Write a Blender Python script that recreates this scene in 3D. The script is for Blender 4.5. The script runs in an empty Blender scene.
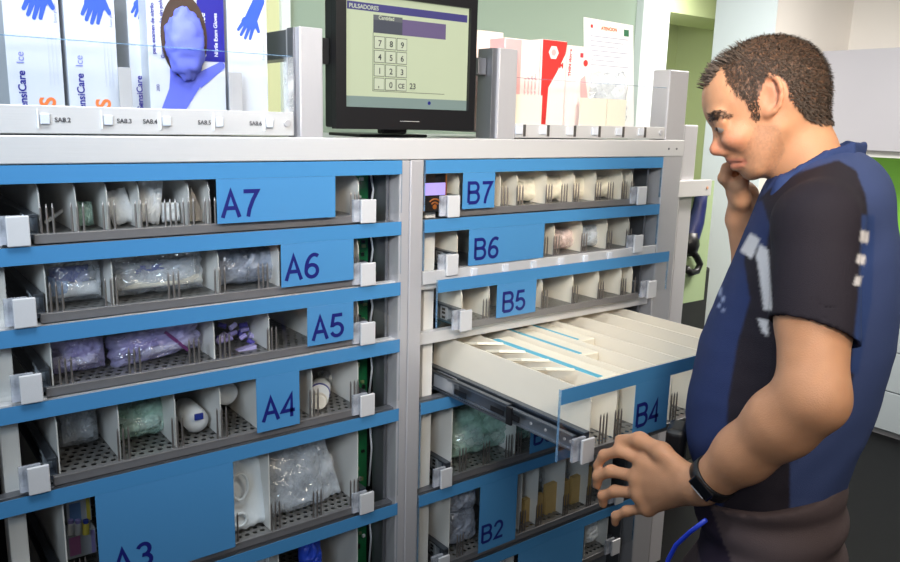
import bpy, math, random
import numpy as np
from mathutils import Matrix, Vector, noise
random.seed(7)
SC = bpy.context.scene
COL = SC.collection
# ------------------------------------------------------------------ camera
CZ = 1.56
CAM = np.array([0, -1.3, CZ])
F_PX = 792.34
YAW, PITCH, ROLL = math.radians(37.5814), math.radians(-11.604), math.radians(1.5273)
fw = np.array([math.sin(YAW)*math.cos(PITCH), math.cos(YAW)*math.cos(PITCH), math.sin(PITCH)])
rt = np.cross(fw, [0, 0, 1]); rt /= np.linalg.norm(rt); up = np.cross(rt, fw)
R_ = rt*math.cos(ROLL)+up*math.sin(ROLL); U_ = -rt*math.sin(ROLL)+up*math.cos(ROLL)
cam = bpy.data.cameras.new('camera'); co = bpy.data.objects.new('camera', cam); COL.objects.link(co)
cam.sensor_width = 36; cam.lens = F_PX/900*36; cam.clip_start = .02
co.matrix_world = Matrix([[R_[0], U_[0], -fw[0], CAM[0]], [R_[1], U_[1], -fw[1], CAM[1]], [R_[2], U_[2], -fw[2], CAM[2]], [0, 0, 0, 1]])
SC.camera = co
# ------------------------------------------------------------------ world, lamps, exposure
SC.view_settings.view_transform = 'Standard'; SC.view_settings.look = 'None'
SC.view_settings.gamma = 1; SC.view_settings.use_curve_mapping = False
SC.view_settings.exposure = -0.28
w = bpy.data.worlds.new('world'); SC.world = w; w.use_nodes = True
w.node_tree.nodes['Background'].inputs[0].default_value = (.80, .88, 1.0, 1)
w.node_tree.nodes['Background'].inputs[1].default_value = .09
def area(name, loc, target, sx, sy, power, color, spread=180):
    l = bpy.data.lights.new(name, 'AREA'); l.shape = 'RECTANGLE'; l.size = sx; l.size_y = sy
    l.energy = power; l.color = color; l.spread = math.radians(spread)
    o = bpy.data.objects.new(name, l); COL.objects.link(o); o.location = loc
    o.rotation_euler = (Vector(target)-Vector(loc)).to_track_quat('-Z', 'Y').to_euler()
    return o
area('window_daylight', (-1.2, -1.7, 2.25), (.45, 0, 1.92), 1.0, .7, 11, (.72, .86, 1.0), 58)
area('ceiling_lamp_left', (.25, -.55, 2.5), (.35, -.22, 1.4), .9, .3, 12, (.86, .93, 1.0), 120)
area('ceiling_lamp_right', (1.3, -1.75, 2.5), (1.3, -.6, 1.2), .9, .4, 13, (1.0, .89, .74), 140)
area('warm_wall_lamp', (.15, -1.9, 2.3), (1.35, 0, 1.76), .6, .5, 9.5, (1.0, .87, .72), 58)
area('aisle_ceiling_lamp', (3.1, -.3, 2.5), (3.3, .2, .8), .9, .4, 72, (1.0, .94, .88), 150)
area('back_room_lamp', (4.4, 2.0, 2.3), (4.0, 3.6, 1.2), .8, .8, 75, (1.0, .97, .84))
area('left_aisle_lamp', (1.2, .55, 2.5), (1.3, 1.07, 1.6), 1.6, .2, 4.5, (1.0, .99, .98))
area('doorway_fill', (2.95, .80, 2.4), (3.87, 1.24, 1.4), .4, .3, 5, (.90, .96, 1.0), 120)  # added fill without a fixture, brightens the cool door reveal

def rayd(px, py):
    return R_*(px-450)/F_PX - U_*(py-281)/F_PX + fw
def P(px, py, zc):
    return CAM + rayd(px, py)*zc
def PY(px, py, Y=0.0):
    d = rayd(px, py); return CAM + d*((Y-CAM[1])/d[1])
def PXX(px, py, X):
    d = rayd(px, py); return CAM + d*(X/d[0])
# ------------------------------------------------------------------ materials
def lin(c):
    return tuple(((v/255)/12.92 if v/255 <= .04045 else ((v/255+.055)/1.055)**2.4) for v in c)+(1,)
MATS = {}
def mat(name, rgb, rough=.5, metal=0, var=0.0, vscale=40, bump=0, bscale=200, coat=0, spec=.5, emit=0, stretch=None):
    if name in MATS: return MATS[name]
    m = bpy.data.materials.new(name); m.use_nodes = True; nt = m.node_tree
    b = nt.nodes['Principled BSDF']; c = lin(rgb)
    b.inputs['Base Color'].default_value = c; b.inputs['Roughness'].default_value = rough
    b.inputs['Metallic'].default_value = metal; b.inputs['Coat Weight'].default_value = coat
    b.inputs['Specular IOR Level'].default_value = spec
    tc = nt.nodes.new('ShaderNodeTexCoord'); mp = nt.nodes.new('ShaderNodeMapping')
    nt.links.new(tc.outputs['Object'], mp.inputs[0])
    if stretch: mp.inputs['Scale'].default_value = stretch
    if var:
        n = nt.nodes.new('ShaderNodeTexNoise'); n.inputs['Scale'].default_value = vscale; n.inputs['Detail'].default_value = 4
        r = nt.nodes.new('ShaderNodeMix'); r.data_type = 'RGBA'
        r.inputs[6].default_value = tuple(v*(1-var) for v in c[:3])+(1,); r.inputs[7].default_value = tuple(min(1, v*(1+var)) for v in c[:3])+(1,)
        nt.links.new(mp.outputs[0], n.inputs['Vector']); nt.links.new(n.outputs[0], r.inputs[0]); nt.links.new(r.outputs[2], b.inputs['Base Color'])
    if bump:
        n2 = nt.nodes.new('ShaderNodeTexNoise'); n2.inputs['Scale'].default_value = bscale; n2.inputs['Detail'].default_value = 3
        bp = nt.nodes.new('ShaderNodeBump'); bp.inputs['Strength'].default_value = bump; bp.inputs['Distance'].default_value = .002
        nt.links.new(mp.outputs[0], n2.inputs['Vector']); nt.links.new(n2.outputs[0], bp.inputs['Height']); nt.links.new(bp.outputs[0], b.inputs['Normal'])
    if emit:
        b.inputs['Base Color'].default_value = tuple(v*.15 for v in c[:3])+(1,); b.inputs['Emission Color'].default_value = c; b.inputs['Emission Strength'].default_value = emit
    MATS[name] = m
    return m
def glassy(name, tint=(1, 1, 1), f0=.04, rough=.02, haze=0.0, hazecol=(1, 1, 1), bump=0, bscale=60):
    """thin clear sheet: see-through plus fresnel reflection, optional milky film"""
    if name in MATS: return MATS[name]
    m = bpy.data.materials.new(name); m.use_nodes = True; nt = m.node_tree; N = nt.nodes; N.clear()
    out = N.new('ShaderNodeOutputMaterial'); tr = N.new('ShaderNodeBsdfTransparent'); tr.inputs[0].default_value = (*tint, 1)
    gl = N.new('ShaderNodeBsdfGlossy'); gl.inputs['Roughness'].default_value = rough
    lw = N.new('ShaderNodeFresnel'); lw.inputs['IOR'].default_value = 1.42
    mr = N.new('ShaderNodeMapRange'); mr.inputs[3].default_value = f0; mr.inputs[4].default_value = .8
    nt.links.new(lw.outputs[0], mr.inputs[0])
    ge = N.new('ShaderNodeNewGeometry'); inv = N.new('ShaderNodeMath'); inv.operation = 'SUBTRACT'; inv.inputs[0].default_value = 1; nt.links.new(ge.outputs['Backfacing'], inv.inputs[1])
    mu = N.new('ShaderNodeMath'); mu.operation = 'MULTIPLY'; nt.links.new(mr.outputs[0], mu.inputs[0]); nt.links.new(inv.outputs[0], mu.inputs[1])
    mx = N.new('ShaderNodeMixShader'); nt.links.new(mu.outputs[0], mx.inputs[0]); nt.links.new(tr.outputs[0], mx.inputs[1]); nt.links.new(gl.outputs[0], mx.inputs[2])
    last = mx
    if haze:
        df = N.new('ShaderNodeBsdfPrincipled'); df.inputs['Base Color'].default_value = lin([v*255 for v in hazecol]); df.inputs['Roughness'].default_value = .35
        nz = N.new('ShaderNodeTexNoise'); nz.inputs['Scale'].default_value = 35; nz.inputs['Detail'].default_value = 3
        tc = N.new('ShaderNodeTexCoord'); nt.links.new(tc.outputs['Object'], nz.inputs[0])
        r2 = N.new('ShaderNodeMapRange'); r2.inputs[1].default_value = .35; r2.inputs[2].default_value = .65
        r2.inputs[3].default_value = haze*.5; r2.inputs[4].default_value = min(1, haze*1.5)
        nt.links.new(nz.outputs[0], r2.inputs[0])
        m2 = N.new('ShaderNodeMixShader'); nt.links.new(r2.outputs[0], m2.inputs[0]); nt.links.new(mx.outputs[0], m2.inputs[1]); nt.links.new(df.outputs[0], m2.inputs[2]); last = m2
    nt.links.new(last.outputs[0], out.inputs[0]); MATS[name] = m
    return m
def perforated(name, rgb):
    m = bpy.data.materials.new(name); m.use_nodes = True; nt = m.node_tree; N = nt.nodes
    b = N['Principled BSDF']; b.inputs['Base Color'].default_value = lin(rgb); b.inputs['Metallic'].default_value = .6; b.inputs['Roughness'].default_value = .4
    tc = N.new('ShaderNodeTexCoord'); sx = N.new('ShaderNodeSeparateXYZ'); nt.links.new(tc.outputs['Object'], sx.inputs[0])
    def mth(op, a, bb=None, c=None):
        n = N.new('ShaderNodeMath'); n.operation = op
        for i, v in enumerate((a, bb, c)):
            if v is None: continue
            if isinstance(v, (int, float)): n.inputs[i].default_value = v
            else: nt.links.new(v, n.inputs[i])
        return n.outputs[0]
    # slotted holes in staggered rows
    yr = mth('DIVIDE', sx.outputs[1], .017); row = mth('FLOOR', yr); off = mth('MULTIPLY', mth('MODULO', mth('ABSOLUTE', row), 2), .5)
    xr = mth('ADD', mth('DIVIDE', sx.outputs[0], .0155), off)
    fx = mth('SUBTRACT', mth('FRACT', mth('ADD', xr, 100)), .5); fy = mth('SUBTRACT', mth('FRACT', mth('ADD', yr, 100)), .5)
    ex = mth('MULTIPLY', fx, 1/.30); ey = mth('MULTIPLY', fy, 1/.27)
    d = mth('ADD', mth('MULTIPLY', ex, ex), mth('MULTIPLY', ey, ey)); hole = mth('LESS_THAN', d, 1.0)
    tr = N.new('ShaderNodeBsdfTransparent'); mx = N.new('ShaderNodeMixShader')
    nt.links.new(hole, mx.inputs[0]); nt.links.new(b.outputs[0], mx.inputs[1]); nt.links.new(tr.outputs[0], mx.inputs[2])
    nt.links.new(mx.outputs[0], N['Material Output'].inputs[0]); MATS[name] = m
    return m
def vcol(name, rough=.5, bump=0, bscale=300, sss=0, spec=.4, weave=False):
    m = bpy.data.materials.new(name); m.use_nodes = True; nt = m.node_tree; b = nt.nodes['Principled BSDF']
    a = nt.nodes.new('ShaderNodeAttribute'); a.attribute_name = 'Col'
    nt.links.new(a.outputs[0], b.inputs['Base Color']); b.inputs['Roughness'].default_value = rough; b.inputs['Specular IOR Level'].default_value = spec
    if sss: b.inputs['Subsurface Weight'].default_value = sss; b.inputs['Subsurface Radius'].default_value = (.02, .008, .004); b.inputs['Subsurface Scale'].default_value = .5
    n2 = nt.nodes.new('ShaderNodeTexNoise'); n2.inputs['Scale'].default_value = bscale; n2.inputs['Detail'].default_value = 4
    tc = nt.nodes.new('ShaderNodeTexCoord'); nt.links.new(tc.outputs['Object'], n2.inputs[0])
    bp = nt.nodes.new('ShaderNodeBump'); bp.inputs['Strength'].default_value = bump; bp.inputs['Distance'].default_value = .002
    nt.links.new(n2.outputs[0], bp.inputs['Height']); nt.links.new(bp.outputs[0], b.inputs['Normal'])
    MATS[name] = m; return m

ALU = mat('brushed_aluminium', (206, 204, 208), .38, .5, .05, 6, .15, 300, stretch=(1, 1, .05))
ALUH = mat('brushed_aluminium_rail', (214, 213, 214), .4, .35, .04, 6, .1, 300, stretch=(.05, 1, 1))
ALUD = mat('dark_aluminium', (120, 122, 128), .4, .7, .06, 10)
STEEL = mat('basket_steel', (142, 139, 140), .38, .55, .08, 60)
PINM = mat('pin_steel', (140, 132, 128), .35, .7)
SLIDE = mat('slide_steel', (105, 112, 122), .32, .8, .1, 30)
BLACK = mat('black_plastic', (16, 16, 19), .4)
DARK = mat('dark_recess', (26, 27, 30), .7)
WHITEP = mat('white_plate', (226, 224, 220), .45, 0, .03, 8)
CREAM = mat('cream_plate', (238, 229, 212), .5, 0, .03, 8)
BLUE = mat('blue_film', (68, 130, 180), .3, 0, .03, 5, coat=.4)
BLUE2 = mat('blue_label_film', (72, 133, 183), .32, 0, .03, 4, coat=.35)
INK = mat('navy_ink', (14, 20, 104), .5)
ACR = glassy('clear_acrylic', (.985, .99, .99), .035, .015)
EDGE = glassy('acrylic_edge', (.7, .82, .9), .1, .1, .3, (.6, .75, .88))
HANDLE = mat('satin_grey_block', (205, 205, 208), .45, .15, .05, 30, .1, 400)
HANDLE2 = glassy('frosted_block_back', (.8, .82, .86), .08, .25, .45, (.85, .86, .9))
PERF = perforated('perforated_steel', (150, 148, 146))
GREEN_PCB = mat('green_circuit_board', (24, 110, 66), .4, 0, .25, 120)
PAPER = mat('white_paper', (240, 240, 240), .6, 0, .02, 20)
CARD_W = mat('white_card', (200, 204, 213), .45, 0, .02, 10)
BAGC = glassy('clear_bag_plastic', (.97, .98, .99), .12, .07, .22, (.93, .96, 1))
BAGM = glassy('milky_bag_plastic', (.95, .97, .99), .12, .08, .45, (.93, .96, 1))
BAGG = glassy('green_tint_bag', (.9, .97, .94), .12, .08, .4, (.78, .93, .88))
BAGS = glassy('silver_bag', (.9, .92, .95), .16, .09, .5, (.70, .74, .82))
BAGV = glassy('violet_tint_bag', (.93, .92, .98), .12, .08, .38, (.78, .76, .95))
# ------------------------------------------------------------------ mesh helpers
WL = {}
class M:
    def __init__(s): s.v = []; s.f = []
    def add(s, v, f):
        n = len(s.v); s.v += [tuple(float(c) for c in p) for p in v]; s.f += [tuple(i+n for i in q) for q in f]; return s
    def box(s, x0, x1, y0, y1, z0, z1):
        v = [(x, y, z) for x in (x0, x1) for y in (y0, y1) for z in (z0, z1)]
        return s.add(v, [(0, 1, 3, 2), (4, 6, 7, 5), (0, 4, 5, 1), (2, 3, 7, 6), (0, 2, 6, 4), (1, 5, 7, 3)])
    def obox(s, c, ax, ay, az):
        c, ax, ay, az = map(np.array, (c, ax, ay, az))
        v = [c+i*ax+j*ay+k*az for i in (-1, 1) for j in (-1, 1) for k in (-1, 1)]
        return s.add(v, [(0, 1, 3, 2), (4, 6, 7, 5), (0, 4, 5, 1), (2, 3, 7, 6), (0, 2, 6, 4), (1, 5, 7, 3)])
    def tube(s, pts, r, n=10, cap=True):
        pts = [np.array(p, float) for p in pts]; rs = r if isinstance(r, (list, tuple)) else [r]*len(pts)
        v = []; f = []; prev = None
        for i, p in enumerate(pts):
            t = pts[min(i+1, len(pts)-1)]-pts[max(i-1, 0)]; t /= np.linalg.norm(t)+1e-9
            a = np.cross(t, [0, 0, 1.]) if prev is None else prev-t*np.dot(prev, t)
            if np.linalg.norm(a) < 1e-4: a = np.cross(t, [1., 0, 0])
            a /= np.linalg.norm(a); prev = a; b = np.cross(t, a)
            for k in range(n):
                an = 2*math.pi*k/n; v.append(p+rs[i]*(a*math.cos(an)+b*math.sin(an)))
        for i in range(len(pts)-1):
            for k in range(n): f.append((i*n+k, i*n+(k+1) % n, (i+1)*n+(k+1) % n, (i+1)*n+k))
        if cap: f += [tuple(range(n))[::-1], tuple((len(pts)-1)*n+k for k in range(n))]
        return s.add(v, f)
    def prism(s, poly, fn, d0, d1):
        """poly of 2D points, fn(u,v,d)->3D"""
        n = len(poly); v = [fn(u, w_, d0) for u, w_ in poly]+[fn(u, w_, d1) for u, w_ in poly]
        f = [tuple(range(n)), tuple(range(2*n-1, n-1, -1))]+[(i, i+n, (i+1) % n+n, (i+1) % n) for i in range(n)]
        return s.add(v, f)
    def build(s, name, m, parent=None, smooth=False, bevel=0, seg=2):
        return mkobj(name, np.array(s.v), s.f, m, parent, smooth, bevel, seg)
def mkobj(name, v, f, m, parent=None, smooth=False, bevel=0, seg=2):
    v = np.asarray(v, float); c = (v.min(0)+v.max(0))/2
    me = bpy.data.meshes.new(name); me.from_pydata((v-c).tolist(), [], [list(q) for q in f]); me.update()
    if smooth: me.polygons.foreach_set('use_smooth', [True]*len(me.polygons))
    me.materials.append(m)
    o = bpy.data.objects.new(name, me); COL.objects.link(o)
    base = WL[parent.name] if parent else np.zeros(3)
    if parent: o.parent = parent
    o.location = tuple(c-base); WL[o.name] = c
    if bevel:
        b = o.modifiers.new('bevel', 'BEVEL'); b.width = bevel; b.segments = seg; b.limit_method = 'ANGLE'
    return o
def tag(o, label, cat=None, group=None, kind=None):
    o['label'] = label
    if cat: o['category'] = cat
    if group: o['group'] = group
    if kind: o['kind'] = kind
    return o
def thing(name, label, cat, loc, group=None):
    o = bpy.data.objects.new(name, None); COL.objects.link(o); o.location = tuple(loc); WL[o.name] = np.array(loc, float)
    o.empty_display_size = .05
    return tag(o, label, cat, group)
def struct(name, mesh, m, parent=None, **k):
    o = mesh.build(name, m, parent, **k)
    if not parent: o['kind'] = 'structure'
    return o
def text(name, s, m, parent, origin, ux, uz, size, depth=.0006, align='LEFT', xs=1.0, bold=0):
    """lettering lying in plane spanned by ux (writing direction) and uz (up)"""
    cu = bpy.data.curves.new(name, 'FONT'); cu.body = s; cu.size = 1; cu.extrude = 0; cu.align_x = align; cu.offset = bold
    t = bpy.data.objects.new('tmp', cu); COL.objects.link(t); bpy.context.view_layer.update()
    me = bpy.data.meshes.new_from_object(t.evaluated_get(bpy.context.evaluated_depsgraph_get()))
    co_ = np.empty(len(me.vertices)*3); me.vertices.foreach_get('co', co_); co_ = co_.reshape(-1, 3)
    fs = [tuple(p.vertices) for p in me.polygons]
    bpy.data.objects.remove(t); bpy.data.meshes.remove(me)
    ux = np.array(ux, float); uz = np.array(uz, float); nn = np.cross(ux, uz)
    v = np.array(origin)+co_[:, :1]*size*xs*ux+co_[:, 1:2]*size*uz+nn*depth
    return mkobj(name, v, fs, m, parent)
XA = (1, 0, 0); ZA = (0, 0, 1)
def arc(cx, cy, rx, ry, a0, a1, n=12):
    return [(cx+rx*math.cos(math.radians(a0+(a1-a0)*i/n)), cy+ry*math.sin(math.radians(a0+(a1-a0)*i/n))) for i in range(n+1)]
GLYPH = {  # centre-line strokes in a cell about .70 wide and 1 high
 'A': [[(.05, .0), (.37, .93), (.69, .0)], [(.17, .34), (.57, .34)]],
 'B': [[(.08, .06), (.08, .94), (.42, .94)]+arc(.42, .735, .20, .205, 90, -90)+[(.08, .53)], [(.40, .53)]+arc(.42, .295, .235, .235, 90, -90)+[(.08, .06)]],
 '2': [arc(.33, .68, .24, .25, 175, -35)+[(.10, .06), (.62, .06)]],
 '3': [arc(.32, .715, .21, .22, 160, -90)+[(.26, .50)], [(.30, .50)]+arc(.32, .28, .25, .225, 90, -165)],
 '4': [[(.60, .27), (.06, .27), (.46, .93), (.46, .0)]],
 '5': [[(.58, .93), (.18, .93), (.11, .52)]+arc(.33, .32, .26, .255, 130, -160)],
 '6': [arc(.35, .30, .25, .24, 0, 360, 20), arc(.46, .33, .36, .61, 188, 62)],
 '7': [[(.06, .93), (.60, .93), (.42, .62), (.28, .28), (.22, .0)]]}
def glyph_text(name, s_, m, parent, o, h, d=.0006, th=.15):
    """bold sans label lettering in the XZ plane, strokes given real width"""
    mm = M(); x = 0
    for ch in s_:
        for nst, st in enumerate(GLYPH[ch]):
            pts = [np.array(p, float) for p in st]; pts = [p for i, p in enumerate(pts) if i == 0 or np.linalg.norm(p-pts[i-1]) > 1e-4]; n = len(pts); Ls = []; Rs = []
            closed = np.linalg.norm(pts[0]-pts[-1]) < 1e-6
            for i in range(n):
                a = pts[i]-pts[i-1] if i > 0 else (pts[1]-pts[0] if not closed else pts[0]-pts[-2])
                b = pts[i+1]-pts[i] if i < n-1 else (pts[i]-pts[i-1] if not closed else pts[1]-pts[0])
                a = a/np.linalg.norm(a); b = b/np.linalg.norm(b)
                na = np.array([-a[1], a[0]]); nb = np.array([-b[1], b[0]]); mt = na+nb; mt /= np.linalg.norm(mt)
                k = min(1/max(.2, mt@na), 2.2)
                Ls.append(pts[i]+mt*k*th/2); Rs.append(pts[i]-mt*k*th/2)
            for i in range(n-1):
                q = [Ls[i], Rs[i], Rs[i+1], Ls[i+1]]
                mm.add([(o[0]+(x+p[0])*h, o[1]-.00005*nst, o[2]+p[1]*h) for p in q], [(0, 1, 2, 3)])
        x += .80 if ch in 'AB' else .7
    return mm.build(name, m, parent)
def rz(z): return CZ+z
# ------------------------------------------------------------------ the setting
FLOOR = mat('dark_floor', (7, 7, 9), .5, 0, .3, 90, spec=.2)
GREEN = mat('green_painted_wall', (196, 208, 166), .85, 0, .02, 3)
SAGE = mat('sage_painted_wall', (146, 164, 148), .85, 0, .02, 3)
WHITEW = mat('white_painted_wall', (232, 226, 218), .8, 0, .02, 3)
COOLW = mat('cool_white_paint', (222, 230, 230), .6, 0, .02, 3)
struct('floor', M().box(-2.5, 6.5, -3.2, 4.6, -.05, 0), FLOOR)
struct('ceiling', M().box(-2.5, 6.5, -3.2, 4.6, 2.55, 2.65), mat('ceiling_paint', (226, 226, 215), .9, 0, .02, 4))
struct('wall_back', M().box(-2.5, 2.80, 1.07, 1.17, 0, 2.55), SAGE)
struct('wall_partition', M().box(3.87, 6.5, 1.07, 1.41, 0, 2.55), WHITEW)
struct('trim_1', M().box(2.80, 2.98, 1.03, 1.25, 0, 2.55), COOLW, bevel=.004)
struct('trim_2', M().box(3.862, 3.87, 1.06, 1.42, 0, 2.55), COOLW)
struct('wall_right', M().box(4.65, 4.75, -3.2, 1.07, 0, 2.55), WHITEW)
struct('wall_far', M().box(1.5, 6.5, 3.6, 3.7, 0, 2.55), GREEN)
struct('wall_far_right', M().box(6.4, 6.5, 1.41, 3.6, 0, 2.55), GREEN)
struct('trim_3', M().box(2.9, 6.4, 2.55, 3.0, 2.36, 2.55), GREEN)
# added glowing pane for the brightly lit wall between glove boxes and post
wn = struct('glow_pane_frame', M().box(.60, .63, 1.035, 1.07, .9, 2.3).box(1.12, 1.15, 1.035, 1.07, .9, 2.3).box(.60, 1.15, 1.035, 1.07, 2.27, 2.3).box(.60, 1.15, 1.035, 1.07, .9, .93), COOLW)
struct('glow_pane', M().box(.63, 1.12, 1.05, 1.06, .93, 2.27), mat('wall_glow', (222, 226, 172), .6, emit=1.15), wn)

# ------------------------------------------------------------------ cabinet frame
X0A, X0B = .124, .925      # left edge of each bay
ZT = {7: -.0828, 6: -.2023, 5: -.3249, 4: -.4436, 3: -.5924, 2: -.8051, 1: -1.018, 0: -1.17}
cab = thing('dispensing_cabinet', 'aluminium framed medical supply cabinet with two bays of blue banded drawers', 'cabinet', (.9, .3, 0))
def part(name, mesh, m, par=None, **k): return mesh.build(name, m, par or cab, **k)
YB = .56
part('top_beam', M().box(.03, 1.754, -.006, .05, rz(-.0815), rz(-.040)), ALUH, bevel=.002)
part('post', M().box(.867, .8905, -.004, .05, .09, rz(-.0825)).box(.8915, .923, -.006, .05, .09, rz(-.0825)), ALU, bevel=.002)
part('post', M().box(1.676, 1.752, -.004, .05, .09, rz(.134)), ALU, bevel=.003)
part('post', M().box(.045, .122, -.004, .05, .09, rz(-.0825)), ALU, bevel=.003)
part('top_panel', M().box(.05, 1.745, .052, YB, rz(-.075), rz(-.045)), ALUH)
part('side_panel', M().box(1.70, 1.75, .052, YB, .09, rz(-.0765)), ALU)
part('side_panel', M().box(.05, .09, .052, YB, .09, rz(-.0765)), ALU)
part('back_panel', M().box(.092, 1.698, YB, YB+.02, .09, rz(-.0765)), DARK)
part('bay_partition', M().box(.885, .905, .052, YB-.002, .09, rz(-.0765)), DARK)
part('plinth', M().box(.045, 1.752, .0, YB, 0, .088), ALUD)
for x0 in (X0A, X0B):   # inner uprights carrying the slides
    part('inner_upright', M().box(x0+.030, x0+.056, .030, .075, .095, rz(-.085)), WHITEP, bevel=.001)
    part('inner_upright', M().box(x0+.733, x0+.7405, .030, .075, .095, rz(-.085)), ALUD, bevel=.001)
for bay, x0 in (('A', X0A), ('B', X0B)):   # crossbars behind each band
    for r in range(6, 0, -1):
        z = ZT[r]
        part('crossbar', M().box(x0+.002, x0+.745, .008, .028, rz(z-.026), rz(z-.001)), ALUH if r in (5, 4) else ALUD, bevel=.001)
for k, px in enumerate((471, 502, 530, 557, 581, 605)):
    X = PY(px, 268, .005)[0]
    part('light_key', M().box(X-.008, X+.008, -.0095, -.0055, rz(ZT[5]-.006), rz(ZT[5]+.011)), CARD_W, bevel=.001)
part('key_rail', M().box(X0B+.002, X0B+.745, -.0055, .003, rz(ZT[5]-.012), rz(ZT[5]+.015)), ALUH, bevel=.001)
for i in range(2):
    X = (1.690, 1.722)[i]
    part('screw', M().tube([(X, -.0075, rz(-.062)), (X, -.004, rz(-.062))], .0028, 10), ALUD)
# ---------------- drawers
LETZ = {}
def drawer(bay, r, yo, windows, divs, pins, digit=True, bdiv=.36, divm=WHITEP, lab=''):
    """windows: list of opaque label spans (x0,x1) on the acrylic front"""
    x0 = X0A if bay == 'A' else X0B
    zt, zb = ZT[r], ZT[r-1]
    d = thing('supply_drawer', lab, 'drawer', (x0+.37, yo, rz(zb)))
    xa, xb = x0+.003, x0+.747
    if bay == 'B' and r == 5: xa, xb = .949, 1.699
    pz0 = zb+.017
    fp = M().box(xa, xb, yo-.005, yo, rz(pz0), rz(zt)).build('front_panel', ACR, d)
    M().box(xa-.0006, xa, yo-.005, yo, rz(pz0), rz(zt)).build('panel_edge', EDGE, fp)
    M().box(xb, xb+.0006, yo-.005, yo, rz(pz0), rz(zt)).build('panel_edge', EDGE, fp)
    M().box(xa, xb, yo-.0062, yo-.0052, rz(zt-.0268), rz(zt)).build('blue_band', BLUE, d)
    for (a, b) in windows:
        lp = M().box(a, b, yo-.0061, yo-.0052, rz(pz0), rz(zt-.0270)).build('label_panel', BLUE2, d)
        if digit:
            size = .052
            if r >= 5: zc = (zt-.0268+pz0)/2-.028
            elif r == 4: zc = (zt-.0268+pz0)/2-.034
            else: zc = {('A', 3): -.772, ('B', 3): -.770, ('B', 2): -.980, ('B', 1): -1.2}.get((bay, r), pz0+.02)
            xo = {('A', 7): .504, ('A', 6): .619, ('A', 5): .672, ('A', 4): .569, ('A', 3): .295, ('B', 7): 1.035, ('B', 6): 1.058, ('B', 5): 1.125, ('B', 4): 1.128, ('B', 3): 1.262, ('B', 2): 1.108}.get((bay, r), a+.01)
            if (bay, r) in (('B', 7), ('B', 6)): size = .052
            glyph_text('lettering', f'{bay}{r}', INK, lp, (xo, yo-.0066, rz(zc)), .047)
    # basket
    L = x0+.108; Rr = x0+.664; yf = yo+.012; yb = yo+.50
    zf = zb+.012   # basket floor
    if yb > YB-.02: yb = YB-.02
    M().box(L, Rr, yf+.004, yb, rz(zf), rz(zf+.0015)).build('basket_floor', PERF, d)
    M().box(L-.012, Rr+.012, yf-.006, yf+.004, rz(zb+.001), rz(zf+.004)).build('front_rail', STEEL, d, bevel=.001)
    hp = min((zt-.029)-zf, .105 if r in (7, 6, 5, 4) else .175)
    if r == 4 and bay == 'B': hp = .105
    def plate(x, nm, m_=None, h=hp, y1=yb):
        c = .012
        poly = [(yf+.008, zf+.002), (y1, zf+.002), (y1, zf+h), (yf+.02+c, zf+h), (yf+.013, zf+h-.006), (yf+.008, zf+h-c-.006)]
        return M().prism(poly, lambda u, v, dd: (x+dd, u, rz(v)), -.0010, .0010).build(nm, m_ or divm, d)
    plate(L, 'side_plate'); plate(Rr, 'side_plate')
    M().box(L+.002, Rr-.002, yb-.003, yb-.001, rz(zf+.002), rz(zf+hp)).build('rear_plate', divm if (bay, r) == ('B', 4) else STEEL, d)
    for x in divs: plate(x, 'divider')
    ph = min(.062, hp*.62)
    n = 0
    for x in pins:
        for k in (-1, 0, 1):
            xx = x+k*.0085
            if not (L-.004 < xx < Rr+.004): continue
            M().tube([(xx, yf, rz(zf+.0042)), (xx, yf, rz(zf+ph-.006)), (xx, yf, rz(zf+ph))], [.0019, .0016, .0004], 6).build('divider_pin', PINM, d)
    # front handles
    for hx in (x0+.057, x0+.652):
        w_ = .031 if hx < x0+.3 else .033
        if bay == 'B' and r == 5: hx += .024 if hx < x0+.3 else .04
        hb = M().box(hx-.010, hx+w_-.010, yo+.001, yo+.007, rz(zb+.004), rz(zb+.046)).build('handle_backing', HANDLE2, d)
        M().box(hx, hx+w_, yo-.012, yo-.0064, rz(zb+.002), rz(zb+.047)).build('handle', HANDLE, d, bevel=.0015)
    # slides
    zs = zf
    for sx, sd in ((L-.004, -1), (Rr+.004, 1)):
        a, b = sorted((sx, sx+sd*.014))
        sl = M().box(a, b, yf+.004, yb, rz(zs-.004), rz(zs+.004)).box(a, b, yf+.004, yb, rz(zs+.028), rz(zs+.033)).box(*(sorted((sx, sx+sd*.002))), yf+.004, yb, rz(zs), rz(zs+.03)).build('slide', SLIDE, d, bevel=.0006)
        if yo > -.1:
            M().box(a-.001, b+.001, yf+.035, yf+.06, rz(zs+.001), rz(zs+.03)).build('slide_bracket', mat('zinc_bracket', (190, 196, 202), .35, .6), sl, bevel=.001)
            for q in (.004, .014, .022):
                M().box(min(a, b)-.0022, min(a, b)-.001, yf+.042, yf+.052, rz(zs+q), rz(zs+q+.005)).build('slide_slot', BLACK, sl)
    return d
def groups(*xs): return list(xs)
A_pins = {7: [.240, .283, .329, .378, .425, .455, .492, .70, .775], 6: [.245, .325, .425, .505, .585, .70, .775], 5: [.250, .355, .455, .51, .60, .70, .775],
          4: [.330, .42, .50, .61, .685, .775], 3: [.25, .33, .42, .515, .60, .69, .775], 2: [.25, .36, .52, .60, .69, .775], 1: [.3, .5, .7]}
A_div = {7: [.283, .329, .378, .459, .494, .60, .70], 6: [.330, .506, .62], 5: [.494, .598, .70], 4: [.326, .42, .501, .572, .685], 3: [.36, .50, .592], 2: [.36, .50, .608], 1: [.4, .6]}
A_lab = {7: [(.497, .723)], 6: [(.612, .762)], 5: [(.663, .762)], 4: [(.559, .645)], 3: [(.276, .511)], 2: [(.28, .50)], 1: [(.3, .6)]}
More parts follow.
